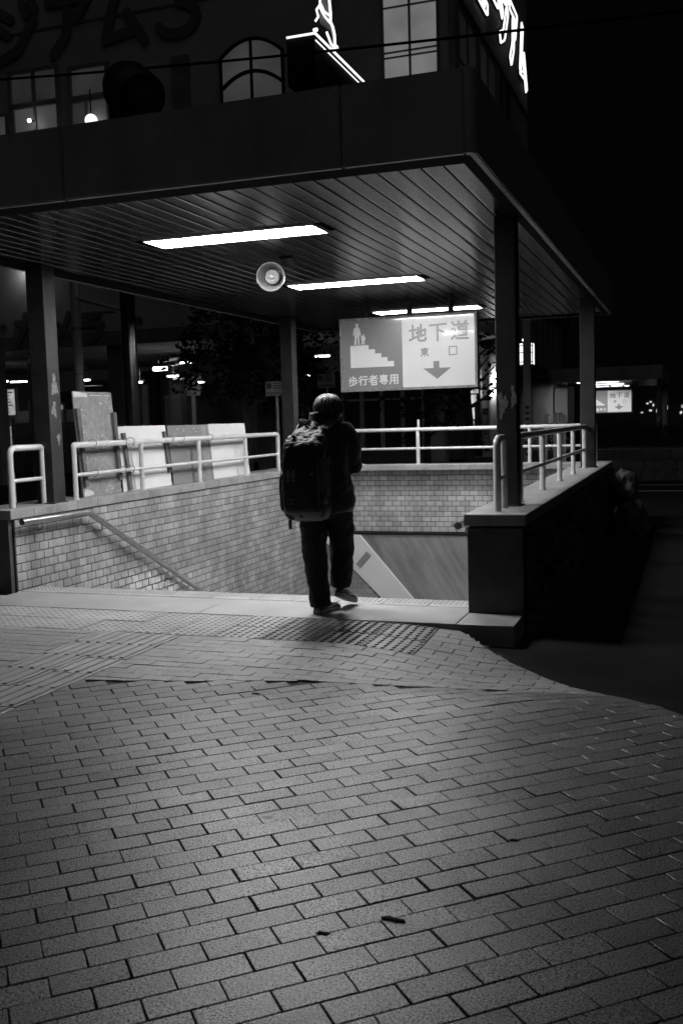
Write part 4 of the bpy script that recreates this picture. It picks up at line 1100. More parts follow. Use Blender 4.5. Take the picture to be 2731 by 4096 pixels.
p2 = at(180, 820, 15.5)
up_ = thing('utility_pole', 'pale grey pole with pipe brackets left of the dark signal pole', 'pole', (p2.x, 15.5, ROADZ))
c = MB(); c.tube([(p2.x, 15.5, ROADZ), (p2.x, 15.5, 5.6)], .085, 18); c.build('pole', 'concrete_dark', up_)
for v in (860, 755):
    z = at(180, v, 15.5).z; c = MB(); c.tube([(p2.x, 15.5, z-.02), (p2.x, 15.5, z+.02)], .1, 18); c.build('clamp', 'frame_metal', up_)
a, b_ = at(178, 685, 15.4), at(283, 712, 14.6); a2, b2 = at(190, 720, 15.4), at(268, 715, 14.9)
c = MB(); c.tube([a, b_, b_+Vector((0, 0, -.28))], .035, 10); c.tube([a2, b2], .03, 10); c.build('pipe_arm', 'concrete_dark', up_)

# power cable
c = MB(); pts = []
A_, B_ = Vector((-24, 16.5, 9.3)), Vector((6, 15.6, 7.0))
for i in range(41):
    t_ = i/40; p = A_.lerp(B_, t_); p.z -= 1.3*4*t_*(1-t_)*.35; pts.append(p)
off = at(900, 107, 16).z - min(pts, key=lambda p: abs(p.x-at(900, 107, 16).x)).z
c.tube([p+Vector((0, 0, off)) for p in pts], .022, 6); tg(c, 'power_cable', 'trimdark', 'thick black cable sagging across the building and the neon lettering', 'cable')

# ------------------------------------------------------------------ trees
def tree(x, y, h, r, n, label, seed, leaf=.09, squash=1.0):
    random.seed(seed)
    t = thing('tree', label, 'tree', (x, y, ROADZ), 'trees beyond the shelter')
    c = MB(); th = h*.45
    c.tube([(x, y, ROADZ), (x+.05, y, th*.5), (x-.03, y, th), (x+.02, y, h*.75)], [.16, .12, .10, .04], 10)
    for i in range(9):
        a = i*2.4; z = th*(.75+.07*i); L_ = r*random.uniform(.55, .85)
        c.tube([(x, y, z), (x+math.cos(a)*L_*.5, y+math.sin(a)*L_*.5, z+L_*.3), (x+math.cos(a)*L_, y+math.sin(a)*L_, z+L_*.7)], [.06, .035, .012], 7)
    c.build('trunk', 'bark', t)
    c = MB(); cl = []
    for i in range(34):
        a, e_ = random.uniform(0, 2*PI), random.uniform(-.8, 1); rr = r*random.uniform(.45, 1)
        cl.append((Vector((x+math.cos(a)*rr*math.cos(e_), y+math.sin(a)*rr*math.cos(e_), h*.66+h*.36*math.sin(e_)*squash)), random.uniform(.25, .5)*r*.8))
    for i in range(n):
        cc, cr = random.choice(cl)
        d = Vector((random.gauss(0, 1), random.gauss(0, 1), random.gauss(0, 1))).normalized()*cr*random.uniform(.3, 1)**.6
        p = cc+d; s = leaf*random.uniform(.6, 1.3)
        u = Vector((random.gauss(0, 1), random.gauss(0, 1), random.gauss(0, .5))).normalized(); v = u.cross(Vector((random.gauss(0, 1), random.gauss(0, 1), random.gauss(0, 1)))).normalized()
        c.poly([p-u*s, p-v*s*.45, p+u*s, p+v*s*.45])
    c.build('crown', 'leaf', t, fix=False)
pa = at(560, 900, 20); tree(pa.x, 20, 5.0, 1.6, 2600, 'dark tree behind the far end of the left railing', 31)
pa = at(650, 900, 22); tree(pa.x, 22, 4.4, 1.4, 2200, 'dark tree with a small notice sign before it', 32)
pa = at(965, 900, 24); tree(pa.x, 24, 2.7, .95, 1500, 'low dark tree under the hanging sign', 33)
pa = at(1092, 800, 27); tree(pa.x-.25, 27, 5.0, 1.25, 1100, 'leafy tree lit from behind at the right edge of the hanging sign', 34, leaf=.10)
random.seed(5)

# ------------------------------------------------------------------ small signs in the dark
def small_sign(u0, u1, v0, v1, Y, label, m='pale_paint', rows=3):
    a, b_ = at(u0, v0, Y), at(u1, v1, Y); t = thing('notice_sign', label, 'sign', (a.x, Y, ROADZ))
    c = MB(); c.box(a.x, b_.x, Y, Y+.03, b_.z, a.z, .004); pnl = c.build('panel', m, t)
    c = MB(); xm = (a.x+b_.x)/2; c.tube([(xm, Y+.06, ROADZ), (xm, Y+.06, a.z)], .03, 8); c.build('post', 'concrete_mid', t)
    c = MB(); W_, H_ = b_.x-a.x, a.z-b_.z
    c.box(a.x+W_*.06, a.x+W_*.32, Y-.004, Y-.001, a.z-H_*.5, a.z-H_*.1)
    for k_ in range(rows): c.box(a.x+W_*.4, b_.x-W_*.08*random.uniform(1, 2), Y-.004, Y-.001, a.z-H_*(.18+k_*.17), a.z-H_*(.09+k_*.17))
    for k_ in range(6): c.box(a.x+W_*(.07+k_*.15), a.x+W_*(.16+k_*.15), Y-.004, Y-.001, a.z-H_*.9, a.z-H_*.74)
    c.build('printing', 'dark', pnl)
small_sign(609, 655, 877, 908, 16.4, 'small grey notice sign on a thin post left of the rear column', 'concrete_mid')
small_sign(728, 769, 860, 890, 21, 'dark information sign between the rear column and the hanging sign', 'concrete_mid', 3)
# window wall low behind the hanging sign
a, b_ = at(815, 905, 23.4), at(935, 985, 23.4)
sb_ = thing('glazed_hut', 'dark glazed hut with pale window frames below the hanging sign', 'hut', (a.x, 23.4, ROADZ))
c = MB(); c.box(a.x-1.2, b_.x+.4, 23.44, 25.0, ROADZ, a.z+.5); c.build('wall', 'dark', sb_)
for k_ in range(4):
    x0 = a.x-.35+k_*.52
    c = MB(); z0, z1 = .75, a.z+.12
    for s_ in (x0, x0+.47): c.box(s_, s_+.05, 23.38, 23.438, z0, z1)
    for zz in (z0-.05, (z1-.30), z1): c.box(x0-.01, x0+.53, 23.375, 23.437, zz, zz+.05)
    w_ = c.build('window', 'concrete_mid', sb_)
    c = MB(); c.box(x0+.05, x0+.47, 23.41, 23.436, z0, z1); c.build('pane', 'glass', w_)
# parked bicycle lights / far headlights seen as specks
for i, (u, v) in enumerate(((800, 955), (808, 957), (806, 966), (811, 975), (816, 969), (625, 881), (617, 881), (584, 859), (592, 861), (541, 821))):
    c = MB(); p = at(u, v, 46); c.ball(p, .055, 8); tag(c.build('distant_light', 'headlight'), 'tiny distant light in the dark between the person and the trees', 'light', 'specks of distant light')

# ------------------------------------------------------------------ right of the sign: lit building, shop strip, pole and lantern
a, b_ = at(1094, 740, 30), at(1146, 1080, 30)
lb = thing('plaster_building', 'pale lit plaster building with round downpipe between the sign and the front column', 'building', (a.x, 30, 0))
c = MB(); c.box(a.x, b_.x+.25, 30, 33, ROADZ, 3.6); c.build('wall', 'pale_paint', lb)
p = at(1133, 900, 29.7); c = MB(); c.tube([(p.x, 29.7, ROADZ), (p.x, 29.7, 3.4)], .16, 14); c.build('downpipe', 'pale_paint', lb)
c = MB(); q, r_ = at(1108, 938, 29.9), at(1130, 944, 29.9); c.box(q.x, r_.x+.3, 29.82, 29.99, r_.z, q.z); c.build('lintel', 'dark', lb)
c = MB(); q, r_ = at(1108, 948, 29.9), at(1128, 1000, 29.9); c.box(q.x, r_.x, 29.9, 29.98, r_.z, q.z); c.build('shutter', 'concrete_mid', lb)
for u, v, r, l in ((1130, 902, .12, 'round lamp on the pale plaster building'), (1134, 872, .10, 'flat lamp over the downpipe of the plaster building'), (1142, 858, .10, 'lamp half hidden by the front column')):
    p = at(u, v, 29.4); t = thing('wall_lamp', l, 'lamp', p)
    c = MB(); c.ball(p, (r*1.2, r, r*.8), 12); c.build('bulb', 'lamp_strong', t); c = MB(); c.bar(p+Vector((0, r*.9, .02)), p+Vector((0, .58, .02)), .04, .04); c.build('arm', 'dark', t)
sh = thing('shop_window', 'narrow bright shop window strip under the right end of the sign', 'shop window', at(1080, 1060, 28.6))
rnd = random.Random(9)
v = 862
while v < 1060:
    h = rnd.uniform(8, 34); a, b_ = at(1070+rnd.uniform(-2, 3)+(10 if v < 910 else 0), v, 28.6), at(1088+rnd.uniform(-3, 2)+(8 if v < 910 else 0), min(v+h, 1064), 28.6)
    c = MB(); c.box(a.x, b_.x, 28.6, 28.64, b_.z, a.z); c.build('display', 'shop' if v < 980 else 'win_mid', sh); v += h+rnd.uniform(3, 14)
a, b_ = at(1064, 855, 28.6), at(1112, 1075, 28.6)
c = MB(); c.box(a.x, b_.x-.1, 28.65, 28.9, ROADZ, a.z+.3); c.build('wall', 'dark', sh)
p = at(1106, 1075, 27.5); pt_ = thing('planter', 'dark planter tub with small shrub behind the right railing', 'planter', (p.x, 27.5, ROADZ))
c = MB(); c.box(p.x-.35, p.x+.35, 27.2, 27.8, ROADZ, .35, .02); c.build('tub', 'dark', pt_)
c = MB(); rr = random.Random(3)
for i in range(260):
    q = Vector((p.x+rr.gauss(0, .2), 27.5+rr.gauss(0, .15), .5+abs(rr.gauss(0, .2)))); s = .05; u = Vector((rr.gauss(0, 1), rr.gauss(0, 1), rr.gauss(0, 1))).normalized(); v_ = u.cross(Vector((0, .3, 1))).normalized()
    c.poly([q-u*s, q-v_*s*.5, q+u*s, q+v_*s*.5])
c.build('foliage', 'leaf', pt_, fix=False)
p = at(1210, 850, 24)
pl_ = thing('utility_pole', 'square grey pole in front of the glowing lattice lantern', 'pole', (p.x, 24, ROADZ))
c = MB(); c.box(p.x-.085, p.x+.085, 23.92, 24.08, ROADZ, 5.6, .006); c.build('pole', 'concrete_dark', pl_)
c = MB()
for k_ in range(9): c.box(p.x-.05, p.x+.05, 23.90, 23.918, .5+k_*.14, .57+k_*.14)
c.build('steps', 'dark', pl_)
a, b_ = at(1189, 787, 24.7), at(1223, 838, 24.7)
ln_ = thing('lantern', 'glowing lattice lantern box behind a square pole right of the front column', 'lantern', ((a.x+b_.x)/2, 24.9, b_.z))
c = MB(); c.box(a.x+.02, b_.x-.02, 24.74, 25.1, b_.z+.02, a.z-.02); c.build('diffuser', 'lamp_soft', ln_)
c = MB(); zm = (a.z+b_.z)/2+.02
for x in (a.x, a.x+.15, b_.x-.17, b_.x-.02): c.box(x, x+.016, 24.71, 24.739, b_.z, a.z)
for z in (b_.z, b_.z+.07, zm, a.z-.09, a.z-.02): c.box(a.x, b_.x, 24.70, 24.738, z, z+.02)
for x in (a.x, b_.x-.03):
    c.box(x, x+.03, 24.741, 25.12, b_.z-.01, b_.z+.019); c.box(x, x+.03, 24.741, 25.12, a.z-.019, a.z+.01)
c.build('lattice', 'dark', ln_)
c = MB(); c.ball(at(1203, 781, 24.9), .045, 10); c.build('finial_lamp', 'lamp', ln_)
c = MB(); c.tube([((a.x+b_.x)/2, 24.92, ROADZ), ((a.x+b_.x)/2, 24.92, b_.z)], .05, 10); c.build('stand', 'dark', ln_)
# finned dark building running away to the right
fb = thing('finned_building', 'dark building with vertical fins and a doorway beyond the right railing', 'building', (-5.6, 28, 0))
c = MB(); c.box(-5.28, -5.0, 28.8, 35.3, ROADZ, 5.1); c.box(-9.5, -5.0, 35.3, 43, ROADZ, 5.1); c.box(-5.28, -4.9, 28.7, 35.3, 5.1, 5.5); c.box(-9.5, -4.9, 35.3, 43.1, 5.1, 5.5); c.build('wall', 'stone_dark', fb)
for k_ in range(9):
    c = MB(); c.box(-4.999, -4.86, 29+k_*1.35, 29.25+k_*1.35, 3.1, 4.75); c.build('fin', 'concrete_mid', fb)
c = MB(); c.box(-4.999, -4.9, 28.9, 43, 2.7, 2.95); c.build('ledge', 'stone_dark', fb)
a, b_ = at(1258, 890, 26), at(1318, 1000, 26)
dw = thing('door_frame', 'thin pale doorway frame behind the far railing posts', 'door frame', (a.x, 26, ROADZ))
c = MB(); c.box(a.x+.12, a.x+.16, 26, 26.05, ROADZ, a.z); c.box(a.x+.16, b_.x, 26, 26.05, a.z-.03, a.z); c.box(b_.x-.16, b_.x, 26.001, 26.06, ROADZ, a.z-.031); c.build('frame', 'concrete_mid', dw)
for i, (u0, u1, v0, tp) in enumerate(((1249, 1256, 955, 1), (1269, 1279, 951, 0), (1282, 1292, 951, 0), (1292, 1299, 957, 2))):
    a, b_ = at(u0, v0, 22.5), at(u1, 1060, 22.5)
    t = thing('white_post', ('thin white post with a T shaped cap behind the back railing', 'wide white post left of two others behind the back railing', 'wide white post between two others behind the back railing', 'short white post at the right of the row behind the railing')[i], 'post', (a.x, 22.5, ROADZ), 'white posts behind the railing')
    c = MB(); c.box(a.x, b_.x, 22.5, 22.56, ROADZ, a.z, .01); c.build('shaft', 'board_white', t)
    c = MB(); w_ = .07 if tp == 1 else .012
    c.box(a.x-w_, b_.x+w_, 22.48, 22.58, a.z+.001, a.z+.03, .004); c.build('cap', 'pale_paint', t)
# stone wall and hedge along the road at right
x0 = at(1392, 1040, 24.4).x
sw = thing('stone_wall', 'low dark block wall along the road beneath the hedge', 'wall', (x0, 24.4, ROADZ))
c = MB(); zt_ = at(1500, 1031, 24.4).z
c.box(x0-1.5, 14, 24.46, 25.2, ROADZ, zt_-.01); c.build('core', 'grout', sw)
c = MB(); rr = random.Random(4); z = ROADZ
for r in range(3):
    h = (zt_-ROADZ)/3; x = x0-1.5-rr.uniform(0, .4)
    while x < 14:
        w_ = rr.uniform(.45, .85); c.box(x+.006, x+w_-.006, 24.40+rr.uniform(-.012, .012), 24.9, z+.005, z+h-.005, .015); x += w_
    z += h
c.build('stone_facing', 'rubble', sw)
hd = thing('hedge', 'dark clipped hedge on top of the block wall at right', 'hedge', (x0, 25, zt_))
c = MB(); rr = random.Random(8); zh = at(1480, 978, 24.9).z
for i in range(9000):
    x = rr.uniform(x0-1.5, 9); hh = zh+.07*math.sin(x*3)+.05*math.sin(x*7.7)
    q = Vector((x, 24.75+abs(rr.gauss(0, .35)), zt_+(hh-zt_)*rr.random()**.6)); s = .045*rr.uniform(.6, 1.4)
    u = Vector((rr.gauss(0, 1), rr.gauss(0, 1), rr.gauss(0, 1))).normalized(); v_ = u.cross(Vector((rr.gauss(0, 1), rr.gauss(0, 1), rr.gauss(0, 1)))).normalized()
    c.poly([q-u*s, q-v_*s*.5, q+u*s, q+v_*s*.5])
c.build('foliage', 'leaf', hd, fix=False)
# lit openings behind the far shelter
for i, (u0, u1, v0, v1) in enumerate(((1530, 1537, 920, 950), (1562, 1572, 925, 945), (1556, 1560, 905, 915))):
    pass
fl = thing('street_front', 'row of small lit openings seen through the far shelter', 'building', at(1500, 1000, 60))
rr = random.Random(12); a, b_ = at(1440, 905, 60), at(1620, 1000, 60)
c = MB(); c.box(a.x-6, b_.x+6, 60.1, 64, ROADZ-.3, 5); c.build('wall', 'dark', fl)
for i in range(16):
    u = rr.choice((1468, 1472, 1484, 1489, 1500, 1506, 1511, 1530, 1562))+rr.uniform(-3, 3); v = rr.uniform(918, 952); wv, hv = rr.uniform(2, 7), rr.uniform(2, 8)
    p, q = at(u, v, 60), at(u+wv, v+hv, 60); c = MB(); c.box(p.x, q.x, 60.03-.002*i, 60.09, q.z, p.z); c.build('lit_opening', 'shop', fl)

# ------------------------------------------------------------------ the person
PR = math.radians(20.5)
pe = thing('person', 'person seen from behind in dark jacket and trousers stepping toward the stairs, head bowed', 'person', (-2.615, 7.02, 0), rz=PR)
def bmesh_weld(o):
    b = bmesh.new(); b.from_mesh(o.data); bmesh.ops.remove_doubles(b, verts=b.verts, dist=1e-5); bmesh.ops.recalc_face_normals(b, faces=b.faces); b.to_mesh(o.data); b.free()
def remesh(mb, name, m, parent, voxel, sm=6, fold=0.0, fscale=.1, seed=0):
    o = mb.build(name, m, parent, local=True)
    bmesh_weld(o); r = o.modifiers.new('r', 'REMESH'); r.mode = 'VOXEL'; r.voxel_size = voxel; r.use_smooth_shade = True
    s = o.modifiers.new('s', 'SMOOTH'); s.iterations = sm; s.factor = .5
    if fold:
        tx = bpy.data.textures.new('fold', 'CLOUDS'); tx.noise_scale = fscale; tx.noise_depth = 3
        d = o.modifiers.new('d', 'DISPLACE'); d.texture = tx; d.strength = fold; d.mid_level = .5; d.texture_coords = 'LOCAL'
    dg = bpy.context.evaluated_depsgraph_get(); dg.update()
    me = bpy.data.meshes.new_from_object(o.evaluated_get(dg)); o.modifiers.clear(); o.data = me; me.name = name
    if not me.materials: me.materials.append(M[m])
    return o
def ell(cx, cy, z, rx, ry, n=24, rot=0.0, tilt=0.0):
    return [(cx+rx*math.cos(2*PI*k_/n)*math.cos(rot)-ry*math.sin(2*PI*k_/n)*math.sin(rot), cy+rx*math.cos(2*PI*k_/n)*math.sin(rot)+ry*math.sin(2*PI*k_/n)*math.cos(rot), z+tilt*ry*math.sin(2*PI*k_/n)) for k_ in range(n)]
HD = Vector((.045, .065, 1.535))
# skin body (one continuous surface under the clothes)
b = MB()
b.loft([ell(.0, .0, .80, .14, .10), ell(0, 0, .95, .14, .10), ell(0, 0, 1.15, .15, .105), ell(-.005, 0, 1.3, .16, .105), ell(-.01, .01, 1.38, .12, .085), ell(-.02, .02, 1.42, .06, .06)])
b.tube([(-.02, .015, 1.39), (-.012, .035, 1.45), (.035, .065, 1.52)], .056, 16)
b.ball(HD, (.082, .097, .108), 24); b.ball((HD.x, HD.y+.055, HD.z-.055), (.055, .06, .062), 18)
b.tube([(HD.x, HD.y+.092, HD.z-.005), (HD.x, HD.y+.115, HD.z-.045)], [.010, .015], 10)       # nose
b.ball((HD.x, HD.y+.108, HD.z-.080), (.022, .010, .007), 10)                                      # lips
for s_ in (-1, 1):
    b.ball((HD.x+s_*.088, HD.y+.005, HD.z-.022), (.013, .024, .033), 12)                          # ears
    b.ball((HD.x+s_*.035, HD.y+.085, HD.z+.022), (.022, .012, .008), 10)                          # brows
RA = [(.165, .02, 1.36), (.21, .03, 1.24), (.222, .03, 1.11), (.14, .20, 1.11), (.075, .31, 1.15)]
LA = [(-.145, .06, 1.35), (-.17, .09, 1.23), (-.18, .10, 1.11), (-.11, .24, 1.11), (-.04, .33, 1.15)]
b.tube(RA, [.05, .045, .042, .038, .028], 14); b.tube(LA, [.05, .045, .042, .038, .028], 14)
LEG_L = [(-.085, .0, .86), (-.095, .01, .66), (-.092, .015, .47), (-.075, .0, .28), (-.057, -.02, .10), (-.04, .03, .06)]
LEG_R = [(.095, .02, .86), (.112, .09, .66), (.118, .13, .50), (.112, .14, .32), (.10, .16, .20), (.12, .20, .15)]
b.tube(LEG_L, [.085, .078, .056, .055, .04, .035], 16); b.tube(LEG_R, [.085, .078, .056, .055, .04, .035], 16)
def hand(b, wr, s_):
    wr = Vector(wr); f = Vector((-s_*.35, .90, .25)).normalized(); sd = Vector((-s_*.88, -.38, .0)).normalized(); upv = sd.cross(f)
    pal = [wr, wr+f*.04, wr+f*.085]
    b.tube(pal, [(.026, .018), (.038, .016), (.038, .014)], 12)
    for i, L_ in enumerate((.062, .072, .068, .054)):
        r0 = wr+f*.08+sd*(-.028+i*.019); k1 = r0+f*L_*.45; k2 = k1+(f*.5-upv*.8*s_).normalized()*L_*.35; k3 = k2+(f*-.1-upv*s_).normalized()*L_*.25
        b.tube([r0, k1, k2, k3], [.0088, .0085, .008, .007], 8)
    t0 = wr+f*.03-sd*.032; b.tube([t0, t0-sd*.022+f*.025, t0-sd*.02+f*.055-upv*s_*.012], [.011, .010, .008], 8)
hand(b, RA[-1], 1); hand(b, LA[-1], -1)
body = remesh(b, 'body', 'skin', pe, .0065, 3)
for s_ in (-1, 1):
    c = MB(); c.ball((HD.x+s_*.033, HD.y+.092, HD.z+.005), .011, 12); c.build('eye', 'speaker_dark', pe, local=True)
# jacket
b = MB()
b.loft([ell(.015, 0, .765, .185, .135), ell(.02, 0, .80, .20, .145), ell(.025, 0, .87, .205, .148), ell(.02, 0, .94, .20, .145), ell(.008, 0, 1.06, .182, .132), ell(0, 0, 1.2, .19, .138), ell(-.003, .0, 1.3, .20, .140), ell(-.004, .01, 1.37, .185, .125), ell(-.008, .015, 1.415, .145, .105), ell(-.02, .02, 1.44, .10, .085), ell(-.027, .025, 1.465, .078, .076)])
b.tube(RA[:4]+[(.09, .29, 1.14)], [.082, .075, .072, .064, .048], 18); b.tube(LA[:4]+[(-.06, .31, 1.14)], [.082, .075, .072, .064, .048], 18)
b.ball((.155, .015, 1.365), (.085, .085, .075), 16); b.ball((-.12, .01, 1.372), (.095, .085, .075), 16)
jk = remesh(b, 'jacket', 'jacket', pe, .011, 5, .028, .085)
b = MB()   # standing collar: double-walled open ring, tilted forward
n_ = 28
def cring(r1, r2, z, tl): return [(-.012+r1*math.cos(2*PI*k_/n_)+.05*(z-1.45), .032+r2*math.sin(2*PI*k_/n_)+.15*(z-1.45), z+tl*math.sin(2*PI*k_/n_)+.004*math.sin(6*PI*k_/n_)) for k_ in range(n_)]
rs = [cring(.100, .095, 1.425, -.005), cring(.094, .090, 1.455, -.0), cring(.094, .092, 1.485, .002), cring(.092, .092, 1.505, .0), cring(.091, .091, 1.517, -.004), cring(.086, .086, 1.520, -.004), cring(.080, .080, 1.49, .0), cring(.080, .082, 1.44, 0)]
b.loft(rs, caps=False); b.build('collar', 'jacket', pe, local=True)
# trousers
b = MB()
b.ball((.005, .005, .84), (.175, .135, .13), 20)
b.tube(LEG_L[:4]+[(-.055, -.015, .055)], [.112, .104, .094, .086, .082], 20); b.tube(LEG_R[:4]+[(.098, .165, .175)], [.112, .104, .096, .086, .080], 20)
tr = remesh(b, 'trousers', 'trousers', pe, .011, 4, .03, .075)
# shoes
def shoe(heel, toe, name):
    heel, toe = Vector(heel), Vector(toe); d = (toe-heel); L_ = d.length; d.normalize()
    sd = d.cross(Vector((0, 0, 1))).normalized(); un = sd.cross(d)
    def sec(t, w_, z): return (heel+d*(t*L_), w_, z)
    prof = [(0, .028), (.04, .036), (.15, .040), (.35, .038), (.55, .046), (.72, .052), (.86, .048), (.95, .036), (1.0, .018)]
    def outline(k, z, grow=0): 
        pts = [heel+d*t*L_+sd*(w_+grow)+un*z for t, w_ in prof]+[heel+d*t*L_-sd*(w_+grow)+un*z for t, w_ in prof[::-1]]
        return pts
    c = MB(); c.loft([outline(1, 0, -.004), outline(1, .006, .002), outline(1, .026, .002), outline(1, .03, -.001)]); s0 = c.build('shoe', 'sole', pe, local=True)
    c = MB(); hs = [(0, .085), (.04, .095), (.15, .098), (.35, .092), (.55, .075), (.72, .060), (.86, .050), (.95, .042), (1.0, .034)]
    R = []
    for (t, w_), (_, h) in zip(prof, hs):
        ce = heel+d*t*L_*.985+d*.003
        R.append([ce+sd*math.cos(a)*w_*(.98 if math.sin(a) < .5 else .8)+un*(.028+(h-.028)*max(0, math.sin(a))) for a in [PI*k_/12 for k_ in range(13)]])
    c.loft(R); c.build('upper', 'shoe', s0, local=True)
    c = MB()
    sw_ = [(.25, .045), (.42, .036), (.62, .052), (.80, .060), (.60, .046), (.42, .047)]
    for s_ in (-1, 1):
        c.loft([[heel+d*t*L_+sd*s_*(.0415+.010*t)+un*z for t, z in sw_], [heel+d*t*L_+sd*s_*(.0455+.010*t)+un*z for t, z in sw_]], smooth=False)
    c.build('side_flash', 'swoosh', s0, local=True)
    return s0
shoe((-.092, -.055, .001), (.075, .175, .001), 'left'); shoe((.072, .13, .10), (.205, .32, .012), 'right')
# hair: cap plus many strands
b = MB(); b.ball((HD.x, HD.y-.008, HD.z+.012), (.108, .122, .108), 28)
b.loft([ell(HD.x, HD.y-.016, HD.z-.062, .082, .078, tilt=.35), ell(HD.x, HD.y-.016, HD.z-.03, .100, .098), ell(HD.x, HD.y-.012, HD.z+.02, .107, .112)])
cut = MB()
hr = remesh(b, 'hair', 'hair_under', pe, .008, 2)
for v in hr.data.vertices:       # open the cap over the face and ears
    q = v.co-Vector((HD.x, HD.y, HD.z))
    if q.y > .03 and q.z < .045: v.co.y -= (q.y-.03)*.75
    if abs(q.x) > .07 and q.z < -.005 and q.y > -.045: v.co.x -= math.copysign((abs(q.x)-.07)*.9, q.x)
c = MB(); rr = random.Random(2)
for i in range(430):                    # tapered locks falling from the crown, ragged at nape and sides
    a = rr.uniform(0, 2*PI); e0 = rr.uniform(.0, .75); back = max(0, -math.sin(a))
    end = rr.uniform(1.55, 1.95)+.28*back-(.45 if math.sin(a) > .45 else 0)
    gr_ = rr.uniform(.985, 1.06); lean = rr.uniform(-.28, .28); r0 = rr.uniform(.0035, .0062); pts = []
    for k_ in range(6):
        e_ = e0+(end-e0)*k_/5; sw = a+lean*k_/5+.10*math.sin(5*a)
        lift_ = .005*math.sin(k_*1.3+i)
        flat = 1-.07*math.cos(e_)**2
        pts.append((HD.x+(.106*gr_+lift_)*math.sin(e_)*math.cos(sw), HD.y-.010+(.120*gr_+lift_)*math.sin(e_)*math.sin(sw), HD.z+.010+(.112*gr_+lift_)*flat*math.cos(e_)))
    c.tube(pts, [r0*.6, r0, r0*1.1, r0*.95, r0*.7, r0*.2], 5)
c.build('hair_strands', 'hair', hr, local=True)

# ------------------------------------------------------------------ backpack worn by the person (its own thing)
bp = thing('backpack', 'large black backpack with a stitched crest, worn by the person', 'backpack', (-2.615, 7.02, .9), rz=PR)
TH = math.radians(19)
fw, rt = Vector((math.sin(TH), math.cos(TH), 0)), Vector((math.cos(TH), -math.sin(TH), 0))
base0 = -fw*.115
def bq(a, b_, z): return base0+rt*(a-.058)-fw*b_+Vector((0, 0, z-.9+.032))
def sring(hw, b0, b1, z, n=32, ex=.42, da=0.0, tilt=0.0):
    out = []
    for k_ in range(n):
        t_ = 2*PI*k_/n; ca_, sa_ = math.cos(t_), math.sin(t_)
        x = math.copysign(abs(ca_)**ex, ca_)*hw+da; y = (b0+b1)/2+math.copysign(abs(sa_)**ex, sa_)*(b1-b0)/2
        out.append(bq(x, y, z+tilt*x))
    return out
SECT = [(.70, .10, .03, .15), (.712, .135, .01, .195), (.745, .152, 0, .225), (.80, .159, 0, .245), (.95, .163, 0, .256), (1.10, .161, 0, .252), (1.20, .157, 0, .246), (1.255, .150, 0, .236), (1.272, .145, 0, .222), (1.31, .134, -.01, .165), (1.345, .117, -.02, .10), (1.368, .092, -.02, .05), (1.38, .06, -.015, .02)]
b = MB(); b.loft([sring(h, p, q, z) for z, h, p, q in SECT]); b.tube([bq(-.12, .03, 1.30), bq(-.155, .10, 1.24)], [.03, .025], 10)
rmb = remesh(b, 'main_compartment', 'bagcloth', bp, .008, 3, .045, .06)
# outer pocket with rounded top
b = MB()
pk = [(.77, .132, .13, .262), (.80, .142, .12, .270), (.95, .146, .12, .280), (1.08, .143, .12, .277), (1.17, .138, .12, .270), (1.235, .124, .12, .255), (1.258, .10, .12, .242), (1.268, .06, .12, .232)]
b.loft([sring(h, p, q, z, ex=.5) for z, h, p, q in pk]); remesh(b, 'front_pocket', 'bagcloth', bp, .008, 3, .012, .09)
b = MB(); b.loft([sring(.105, .02, .158, .697), sring(.138, .008, .20, .709), sring(.156, -.002, .231, .745), sring(.162, -.003, .250, .785), sring(.160, 0, .244, .788)]); b.build('base_panel', 'bagpale', bp, local=True)
b = MB(); b.loft([sring(.028, .06, .19, z, da=-.168+o_, ex=.7) for z, o_ in ((.77, .012), (.80, 0), (.95, -.006), (1.02, .0), (1.04, .01))]); b.build('side_pocket', 'bagcloth', bp, local=True)
def seam(pts, r, name='piping', m='bagpale'):
    c = MB(); c.tube(pts, r, 6); c.build(name, m, bp, local=True)
seam([bq(-.150+.300*i/20, .236-.06*abs(2*i/20-1)**4, 1.262+.012*math.sin(PI*i/20)) for i in range(21)], .0035)
seam([bq(-.13+.10*i/10, .205-.07*i/10+.0*i, 1.292+.03*math.sin(PI*i/20)) for i in range(11)], .003)
seam([bq(-.03+.13*i/12, .14+.05*(i/12)**2, 1.335-.055*(i/12)**2) for i in range(13)], .003)
seam([bq(-.145, .262, .80+.40*i/8) for i in range(9)], .0025); seam([bq(.138, .262, .80+.40*i/8) for i in range(9)], .0025)
c = MB(); c.obox(bq(-.075, .175, 1.318), (.028, .012, .022), Matrix.Rotation(.5, 3, 'X') @ Matrix.Rotation(.5, 3, 'Y'), .003); c.obox(bq(-.060, .168, 1.312), (.012, .01, .03), Matrix.Rotation(.6, 3, 'X'), .003); c.build('zip_pull', 'chrome', bp, local=True)
